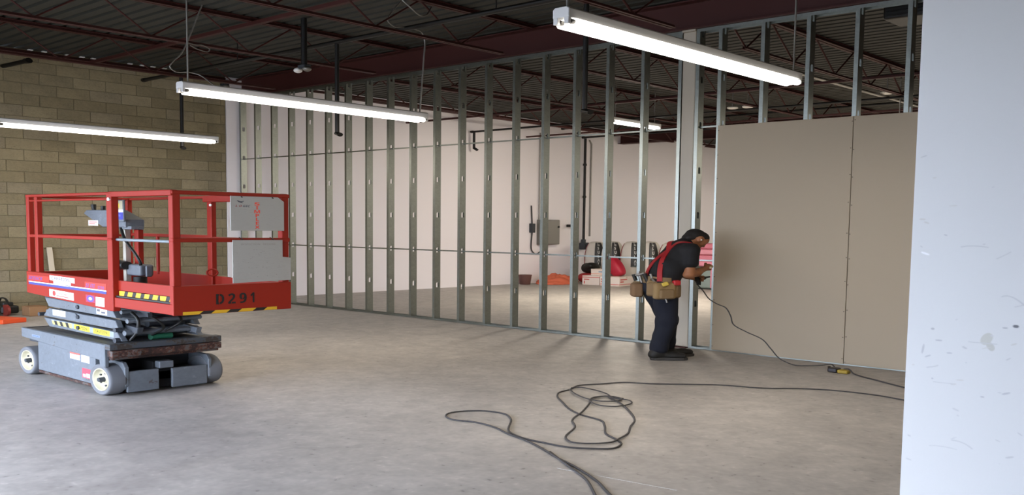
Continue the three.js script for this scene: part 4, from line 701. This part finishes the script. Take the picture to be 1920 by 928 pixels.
{
  const white = std(0xd8d3c8, 0.45), red = std(0xb01f36, 0.5), band = std(0xffffff, 0.5, 0, { map: canvasTex(64, 256, (g, w, h) => { g.fillStyle = '#3a3a38'; g.fillRect(0, 0, w, h); g.fillStyle = '#cfcfca'; g.font = 'bold 30px sans-serif'; for (let i = 0; i < 7; i++) g.fillText('INSULAT'[i], 20, 34 + i * 30); g.fillStyle = '#74786e'; g.fillRect(4, 226, 56, 22); }) });
  const bag = (x, z, label, h, redSide) => {
    const t = thing('insulation_bag', label, 'bag', [x, 0, z], 0, 'standing insulation bags');
    obj('wrapper', pillow(0.42, h, 0.4), white, t);
    obj('printed_band', pillow(0.42, h, 0.4, 0.05, 1.25, 0.006, 0.4, 0.97), band, t, true);
    if (redSide) obj('red_panel', pillow(0.42, h, 0.4, 2.15, 2.7, 0.006, 0.3, 0.95), red, t);
  };
  ['leftmost white and black insulation bag against the side wall behind the studs', 'second white and black insulation bag from the side wall', 'middle white and black insulation bag with a red flank, over the slumped red bag', 'fourth white and black insulation bag, just left of the worker', 'white and black insulation bag behind the worker’s back'].forEach((l, i) => bag(-11.66 + i * 0.44, -15.3 + (i % 2) * 0.04, l, [1.25, 1.27, 1.28, 1.29, 1.27][i], i % 2 === 0));
  tag(obj('red_bag', [pillow(0.32, 0.62, 0.26).rotateZ(0.5).translate(-10.55, 0.28, -14.62)], red), 'red plastic bag slumped on the cartons in front of the insulation bags', 'bag');
  tag(obj('black_bundle', [pillow(0.34, 0.3, 0.3).translate(-11.46, 0.3, -14.86), pillow(0.24, 0.2, 0.24).rotateZ(0.6).translate(-11.36, 0.42, -14.8)], M.black), 'black bundle left of the cartons under the first insulation bag', 'bundle');
  tag(obj('red_bundle', [pillow(0.4, 0.3, 0.36).translate(-11.5, 0.0, -14.86)], std(0xa52a2c, 0.6)), 'dull red bundle on the floor under the black bundle', 'bundle');
  const print = (draw) => std(0xffffff, 0.7, 0, { map: canvasTex(128, 64, (g, w, h) => { g.fillStyle = '#e2d6cc'; g.fillRect(0, 0, w, h); g.fillStyle = '#c9605c'; draw(g, w, h); }) });
  const carton = (x0, x1, z0, z1, y0, y1, label, draw) => { const t = thing('carton', label, 'carton', [(x0 + x1) / 2, y0, (z0 + z1) / 2], 0.12); const a = (x1 - x0) / 2, c = (z1 - z0) / 2; obj('box', plain(rb(-a, 0, -c, a, y1 - y0, c, 0.006)), print(draw), t, true); obj('tape', bx(-a - 0.001, (y1 - y0) - 0.04, -0.03, a + 0.001, (y1 - y0) + 0.0015, 0.03), std(0xcbbfa9, 0.4), t); };
  carton(-11.24, -10.86, -14.85, -14.3, 0, 0.27, 'left printed white carton on the floor below the insulation bags', (g, w, h) => { g.fillRect(0, 8, w, 5); g.fillRect(12, 22, 40, 8); g.fillRect(12, 36, 8, 20); });
  carton(-10.82, -10.4, -14.85, -14.3, 0, 0.27, 'right printed white carton under the slumped red bag', (g, w, h) => { g.fillRect(8, 14, 60, 9); g.fillRect(8, 30, 30, 8); g.fillRect(0, 50, w, 4); });
  carton(-11.14, -10.78, -14.8, -14.45, 0.272, 0.46, 'small pale carton stacked on the left printed carton', (g, w, h) => { g.fillStyle = '#8ea3bd'; g.fillRect(60, 20, 60, 12); g.fillStyle = '#d98a6a'; g.fillRect(0, 44, w, 6); });
  const pink = [0xd98a98, 0xd27f8f, 0xdd95a2, 0xcc7686].map((c) => std(c, 0.6));
  for (let i = 0; i < 4; i++) tag(obj('insulation_batt', rb(-9.42, 0.62 + i * 0.165, -15.45, -8.2, 0.78 + i * 0.165, -15.0, 0.05, 3), pink[i]), `pink wrapped insulation batt between column and drywall, ${['bottom', 'second from the bottom', 'second from the top', 'top'][i]} of its stack`, 'insulation', 'stacked pink insulation batts');
  {
    const t = thing('insulation_pack', 'green and pink insulation pack on the floor under the pink batts', 'insulation', [-8.95, 0, -15.2]);
    obj('pack', rb(-0.45, 0.02, -0.24, 0.75, 0.61, 0.24, 0.06, 3), std(0x84928c, 0.6), t);
    obj('pink_wrap', rb(0.08, 0.018, -0.245, 0.5, 0.614, 0.245, 0.06, 3), pink[1], t);
  }
  // heap of orange mesh by the panel
  const heap = new THREE.SphereGeometry(1, 40, 24), p = heap.attributes.position;
  for (let i = 0; i < p.count; i++) { const x = p.getX(i), y = p.getY(i), z = p.getZ(i), k = 1 + 0.12 * Math.sin(9 * x + 5 * z) * Math.cos(7 * z - 4 * y) + 0.07 * Math.sin(23 * x + 17 * y) * Math.cos(19 * z); p.setXYZ(i, x * k * 0.3, Math.max(-0.012, y * k * 0.27 * (0.8 + 0.2 * Math.cos(3 * z))), z * k * 0.48); }
  heap.computeVertexNormals();
  tag(obj('orange_netting', heap.translate(-11.68, 0.012, -14.1), std(0xd0694a, 0.75)), 'crumpled heap of orange netting on the floor below the electrical panel', 'netting');
  tag(obj('bucket', [new THREE.LatheGeometry([[0, 0], [0.1, 0], [0.125, 0.26], [0.132, 0.26], [0.132, 0.28], [0.118, 0.28], [0.095, 0.02], [0, 0.02]].map(([a, b]) => new THREE.Vector2(a, b)), 24).translate(-11.9, 0, -13.42)], std(0x6b4a44, 0.6)), 'small dark bucket with a reddish rim left of the orange heap', 'bucket');
}
{ // at the left edge, before the block wall
  tag(obj('orange_board', rb(-0.75, 0, -0.15, 0.75, 0.075, 0.15, 0.012).rotateY(0.36).translate(-11.35, 0, -3.6), std(0xe0501f, 0.5)), 'bright orange plastic board on the floor at the left edge', 'board');
  const t = thing('power_cutter', 'black and red machine on the floor by the block wall, behind the orange board', 'machine', [-11.72, 0, -4.15]);
  obj('housing', [rb(-0.2, 0.03, -0.1, 0.16, 0.17, 0.1, 0.03, 2), rb(-0.1, 0.16, -0.06, 0.1, 0.23, 0.06, 0.02, 2)], M.black, t);
  obj('guard', new THREE.CylinderGeometry(0.1, 0.1, 0.03, 24).rotateX(Math.PI / 2).translate(0.2, 0.1, 0.06), std(0x7a241c, 0.5), t);
  obj('handle', tube([[-0.18, 0.16, 0], [-0.14, 0.27, 0], [0.02, 0.28, 0], [0.1, 0.2, 0]], 0.014, 24), M.black, t);
  tag(obj('cardboard_box', rb(-11.5, 0, -4.45, -11.28, 0.17, -4.25, 0.008), std(0x8d6a48, 0.9)), 'small brown cardboard box right of the black machine', 'box');
  tag(obj('timber_strip', rb(-12.08, 0, -5.5, -12.03, 0.05, -4.5, 0.004), std(0xb09a7c, 0.85)), 'pale timber strip lying along the foot of the block wall', 'timber');
  tag(obj('timber_offcut', rb(-0.012, 0, -0.032, 0.012, 1.2, 0.032, 0.003).rotateZ(0.2).rotateX(-0.02).translate(-11.86, 0.0, -4.79), std(0xcfc3ac, 0.8)), 'pale timber strip leaning upright on the block wall, seen through the lift rails', 'timber');
}

// ---------------------------------------------------------------- shadows, render
scene.traverse((o) => { if (o.isMesh) { o.castShadow = true; o.receiveShadow = true; } });
renderer.render(scene, camera);
